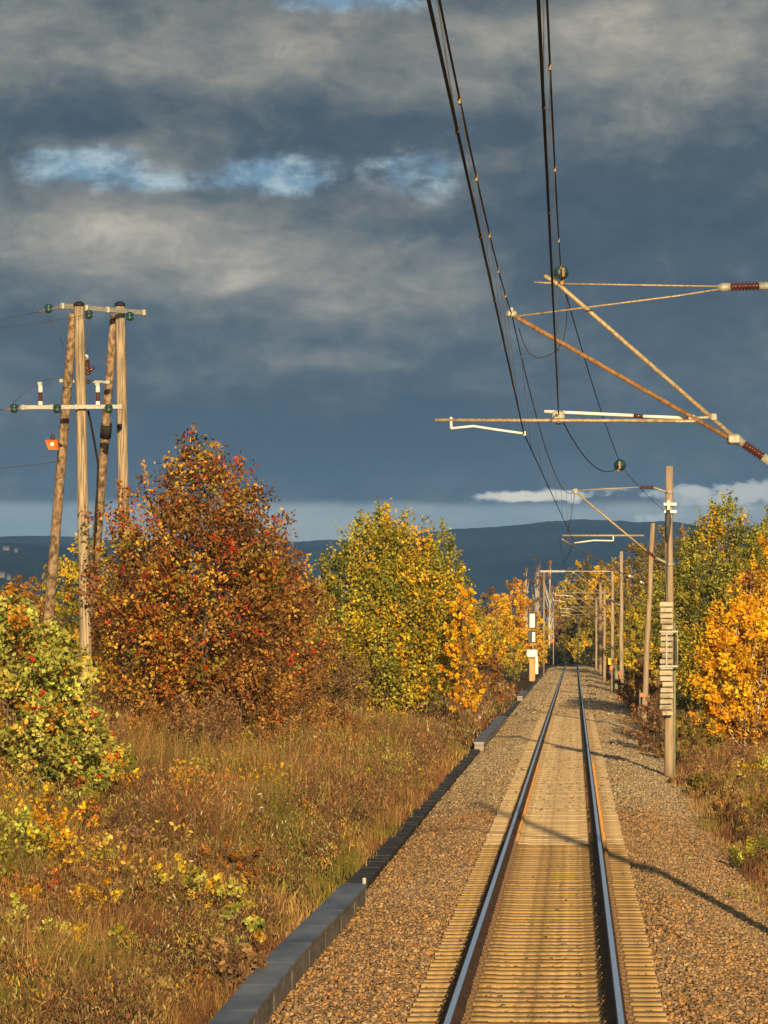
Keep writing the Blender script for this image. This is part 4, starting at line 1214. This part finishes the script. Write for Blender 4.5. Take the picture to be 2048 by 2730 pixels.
# pale houses on the far left slope
g = 'far houses on the left hillside'
from mathutils.bvhtree import BVHTree
me = hill2.data
bvh = BVHTree.FromPolygons([v.co.copy() for v in me.vertices], [tuple(p.vertices) for p in me.polygons])
eye = Vector((CX, 0, CZ))
for i, (X, Y, w_, h_, lab) in enumerate(((17, 1467, 8, 3.2, 'long white house highest on the far left hillside'), (43, 1472, 4, 3, 'small white house right of the long house on the far hillside'), (6, 1540, 7, 4.5, 'pale house at the foot of the far left hill by the photo edge'), (24, 1545, 5, 3.5, 'small pale house second from the left at the hill foot'))):
    d_ = (P(X, Y, 1000) - eye).normalized()
    hit = bvh.ray_cast(eye, d_)[0]
    p = hit if hit else P(X, Y, 5000)
    D = p.y - 3
    z0 = p.z - 6
    t = thing('house', (p.x, D, z0), lab, 'house', g)
    hw = w_ * D / F
    zt_ = p.z + h_
    MB().box((p.x - hw, D, z0), (p.x + hw, D + 9, zt_)).build('wall', M['housewall'], t)
    MB().add([(p.x - hw - .6, D - .6, zt_), (p.x + hw + .6, D - .6, zt_), (p.x + hw + .6, D + 9.6, zt_), (p.x - hw - .6, D + 9.6, zt_), (p.x - hw - .6, D + 4.5, zt_ + 2), (p.x + hw + .6, D + 4.5, zt_ + 2)], [(0, 1, 5, 4), (2, 3, 4, 5), (1, 2, 5), (3, 0, 4), (3, 2, 1, 0)]).build('roof', M['houseroof'], t)
    for q in (-.6, 0, .6):
        MB().box((p.x + q * hw - .5, D - .15, zt_ - 2.2), (p.x + q * hw + .5, D - .02, zt_ - .9)).build('window', M['dark'], t)

# ------------------------------------------------------------------ haze
hz = MB().box((-2600, -60, -30), (1900, 9600, 330)).build('haze', bpy.data.materials.new('haze_air'))
m = hz.data.materials[0]
m.use_nodes = True
N, L = m.node_tree.nodes, m.node_tree.links
N.remove(N['Principled BSDF'])
pv = N.new('ShaderNodeVolumePrincipled')
pv.inputs['Color'].default_value = (.20, .46, 1.0, 1)
pv.inputs['Density'].default_value = 6e-5
pv.inputs['Anisotropy'].default_value = 0.0
L.new(pv.outputs[0], N['Material Output'].inputs['Volume'])
tag(hz, kind='stuff')

# ------------------------------------------------------------------ sky and light
EL = 9.6
sdir = Vector((-.115, 1, 0)).normalized()
light_dir = Vector((sdir.x * math.cos(math.radians(EL)), sdir.y * math.cos(math.radians(EL)), -math.sin(math.radians(EL))))
sun = bpy.data.lights.new('sun', 'SUN')
sun.energy = 5.0
sun.angle = math.radians(.53)
sun.color = (1.0, .715, .38)
so = bpy.data.objects.new('sun', sun)
so.rotation_euler = light_dir.to_track_quat('-Z', 'Y').to_euler()
col.objects.link(so)

w = bpy.data.worlds.new('World')
sc.world = w
w.use_nodes = True
N, L = w.node_tree.nodes, w.node_tree.links
bg = N['Background']
bg.inputs['Strength'].default_value = .1
sky = N.new('ShaderNodeTexSky')
sky.sky_type = 'NISHITA'
sky.sun_disc = False
sky.sun_elevation = math.radians(EL)
sky.sun_rotation = math.atan2(-light_dir.x, -light_dir.y)
sky.air_density = 1.2
sky.dust_density = .6


def _in(node, i, v):
    if isinstance(v, bpy.types.NodeSocket):
        L.new(v, node.inputs[i])
    else:
        node.inputs[i].default_value = v


def math_(op, a, b=0.0, c=0.0, clamp=False):
    n = N.new('ShaderNodeMath')
    n.operation = op
    n.use_clamp = clamp
    for i, v in enumerate((a, b, c)):
        _in(n, i, v)
    return n.outputs[0]


def vmath(op, a, b=(0, 0, 0), c=(0, 0, 0)):
    n = N.new('ShaderNodeVectorMath')
    n.operation = op
    for i, v in enumerate((a, b, c)):
        _in(n, i, v)
    return n.outputs['Value' if op == 'LENGTH' else 'Vector']


def smooth(v, a, b, lo=0.0, hi=1.0):
    n = N.new('ShaderNodeMapRange')
    n.interpolation_type = 'SMOOTHSTEP'
    for i, q in enumerate((v, a, b, lo, hi)):
        _in(n, i, q)
    return n.outputs[0]


def noise(vec, scale, detail=5, rough=.55, colr=False):
    n = N.new('ShaderNodeTexNoise')
    n.inputs['Scale'].default_value = scale
    n.inputs['Detail'].default_value = detail
    n.inputs['Roughness'].default_value = rough
    L.new(vec, n.inputs['Vector'])
    return n.outputs['Color' if colr else 'Fac']


def mixc(f, a, b):
    n = N.new('ShaderNodeMix')
    n.data_type = 'RGBA'
    _in(n, 0, f)
    for i, v in ((6, a), (7, b)):
        _in(n, i, v if isinstance(v, bpy.types.NodeSocket) else (*v, 1))
    return n.outputs[2]


tc = N.new('ShaderNodeTexCoord')
sp = N.new('ShaderNodeSeparateXYZ')
L.new(tc.outputs['Generated'], sp.inputs[0])
az = math_('MULTIPLY', math_('ARCTAN2', sp.outputs[0], sp.outputs[1]), 100.0)    # azimuth, hundredths of a radian
el = math_('MULTIPLY', sp.outputs[2], 100.0)
cb = N.new('ShaderNodeCombineXYZ')
L.new(az, cb.inputs[0])
L.new(el, cb.inputs[1])
ae = cb.outputs[0]
# clouds are drawn out sideways: warp, then pile soft banks
wp = noise(vmath('MULTIPLY', ae, (.22, .5, 0)), 1.0, 4, .55, True)
wv = vmath('MULTIPLY_ADD', wp, (3.6, 1.5, 0), (-1.8, -.75, 0))
wae = vmath('ADD', ae, wv)
n1 = noise(vmath('MULTIPLY', wae, (.17, .36, 0)), 1.0, 7, .58)
n2 = noise(vmath('MULTIPLY', ae, (.6, 1.05, 3.0)), 1.0, 6, .62)


def A_(Xd):
    return (1.2345 * Xd - 1532) / 124


def E_(Yd):
    return (1700 - 1.2345 * Yd) / 124


def pile(blobs, start, vec):
    acc = start
    for Xd, Yd, sx, sy, wgt in blobs:
        sx, sy = sx * 1.2345 / 124, sy * 1.2345 / 124
        v = vmath('MULTIPLY_ADD', vec, (1 / sx, 1 / sy, 0), (-A_(Xd) / sx, -E_(Yd) / sy, 0))
        acc = math_('MULTIPLY_ADD', smooth(vmath('LENGTH', v), 0, 1), -wgt, math_('ADD', acc, wgt))
    return acc


base = math_('MULTIPLY_ADD', math_('SUBTRACT', n1, .5), 1.35, .40)
base = math_('MULTIPLY_ADD', math_('SUBTRACT', n2, .5), 0.78, base)
n3 = noise(vmath('MULTIPLY', wae, (1.3, 1.9, 5.0)), 1.0, 5, .6)
base = math_('MULTIPLY_ADD', math_('SUBTRACT', n3, .5), .42, base)
banks = [(600, 120, 900, 190, .55), (1450, 120, 480, 290, .62), (60, 110, 280, 220, .22), (260, 530, 700, 170, .64), (820, 600, 430, 160, .34), (560, 600, 110, 45, .25), (720, 655, 90, 35, .24), (740, 775, 260, 42, .26), (860, 430, 170, 75, .30), (1040, 620, 190, 180, .24), (150, 800, 400, 90, .05),
         (230, 235, 330, 90, -.30), (800, 290, 500, 80, -.42), (1350, 520, 560, 330, -.36), (700, 960, 1500, 200, -.40), (250, 720, 620, 80, -.24), (100, 290, 300, 50, -.2)]
n4_ = noise(vmath('MULTIPLY', wae, (2.6, 3.4, 9.0)), 1.0, 5, .6)
lum = pile(banks, base, wae)
ramp = N.new('ShaderNodeValToRGB')
lum = math_('MULTIPLY_ADD', math_('SUBTRACT', n4_, .5), .22, lum)
L.new(math_('MULTIPLY', lum, .80), ramp.inputs[0])
stops = [(0.0, (62, 76, 90)), (.21, (75, 87, 98)), (.40, (101, 108, 111)), (.58, (128, 129, 125)), (.78, (158, 153, 142)), (1.0, (196, 187, 170))]
el_ = ramp.color_ramp.elements
while len(el_) < len(stops):
    el_.new(.5)
K = 10.0 / 2 ** EXPO
for e_, (p_, c_) in zip(el_, stops):
    e_.position = p_
    e_.color = (*[v * K for v in lin(*c_)], 1)
cloud = ramp.outputs[0]
# blue openings
gaps = [(180, 375, 250, 70, .9), (580, 372, 250, 75, .95), (900, 385, 190, 90, .7), (760, 20, 330, 45, .95), (400, 400, 420, 45, .4), (70, 20, 200, 60, .3)]
gap0 = pile(gaps, 0.0, vmath('MULTIPLY_ADD', wv, (.5, .5, 0), ae))
gap = math_('MULTIPLY_ADD', math_('SUBTRACT', n2, .5), 2.2, math_('MULTIPLY_ADD', math_('SUBTRACT', n3, .5), 1.6, gap0))
gap = math_('MULTIPLY', smooth(gap, .05, 1.0), smooth(gap0, .0, .55))
blue = mixc(smooth(n2, .42, .62), tuple(v * K for v in lin(122, 160, 188)), tuple(v * K for v in lin(184, 206, 214)))
c1 = mixc(math_('MULTIPLY', gap, .85), cloud, blue)
# lighter strip above the hills, with cream cumulus on the right
low = smooth(el, E_(1108), E_(1084))
low = smooth(math_('MULTIPLY_ADD', math_('SUBTRACT', n2, .5), .35, el), E_(1075), E_(1102))
strip = mixc(smooth(n1, .35, .65), tuple(v * K for v in lin(140, 160, 168)), tuple(v * K for v in lin(176, 184, 182)))
c2 = mixc(math_('MULTIPLY', low, .85), c1, strip)
cum = [(1090, 1072, 120, 20, 1.0), (1190, 1068, 120, 24, 1.0), (1240, 1076, 40, 22, .5), (1490, 1056, 60, 20, .9), (1560, 1075, 240, 45, .75), (1640, 1050, 130, 40, .6), (1420, 1120, 130, 26, .62), (1330, 1062, 160, 18, .4)]
n4 = noise(vmath('MULTIPLY', ae, (3.2, 6.0, 7.0)), 1.0, 4, .6)
cu0 = pile(cum, 0.0, vmath('MULTIPLY_ADD', wv, (.2, .2, 0), ae))
cu1 = math_('MULTIPLY_ADD', math_('SUBTRACT', n4, .5), 1.5, math_('MULTIPLY_ADD', math_('SUBTRACT', n2, .5), .9, cu0))
cu = math_('MULTIPLY', smooth(cu1, .2, .6), smooth(cu0, .04, .2))
cream0 = mixc(smooth(az, A_(1280), A_(1450)), tuple(v * K for v in lin(248, 236, 212)), tuple(v * K for v in lin(208, 206, 198)))
cream = mixc(smooth(math_('MULTIPLY_ADD', math_('SUBTRACT', n4, .5), 1.2, cu0), .25, .95), strip, cream0)
c3 = mixc(cu, c2, cream)
# open sky behind the viewer, where the sun stands
back = smooth(sp.outputs[1], .35, -.35)
high = smooth(sp.outputs[2], .13, .42)  # unseen sky overhead, brightened to lift the rail reflection and ambient light
open_ = math_('MAXIMUM', back, math_('MULTIPLY', high, .55))
c4 = mixc(math_('MULTIPLY', open_, .8), c3, sky.outputs[0])
L.new(c4, bg.inputs['Color'])

# ------------------------------------------------------------------ camera and render settings
cam = bpy.data.cameras.new('camera')
cam.sensor_fit = 'VERTICAL'
cam.sensor_height = 36.0
cam.lens = 36.0 * F / 2730.0
cam.shift_x = -(VX - 1024) / 2730.0
cam.shift_y = (VY - 1365) / 2730.0
cam.clip_start = .5
cam.clip_end = 30000
co = bpy.data.objects.new('camera', cam)
co.location = (CX, 0, CZ)
co.rotation_euler = (PI / 2, 0, 0)
col.objects.link(co)
sc.camera = co
sc.render.engine = 'CYCLES'
sc.cycles.max_bounces = 5
sc.cycles.diffuse_bounces = 2
sc.cycles.glossy_bounces = 2
sc.cycles.transmission_bounces = 3
sc.cycles.volume_bounces = 0
sc.cycles.use_denoising = True
sc.cycles.denoiser = 'OPENIMAGEDENOISE'
sc.view_settings.view_transform = 'Standard'
sc.view_settings.look = 'None'
sc.view_settings.exposure = EXPO
sc.view_settings.gamma = 1
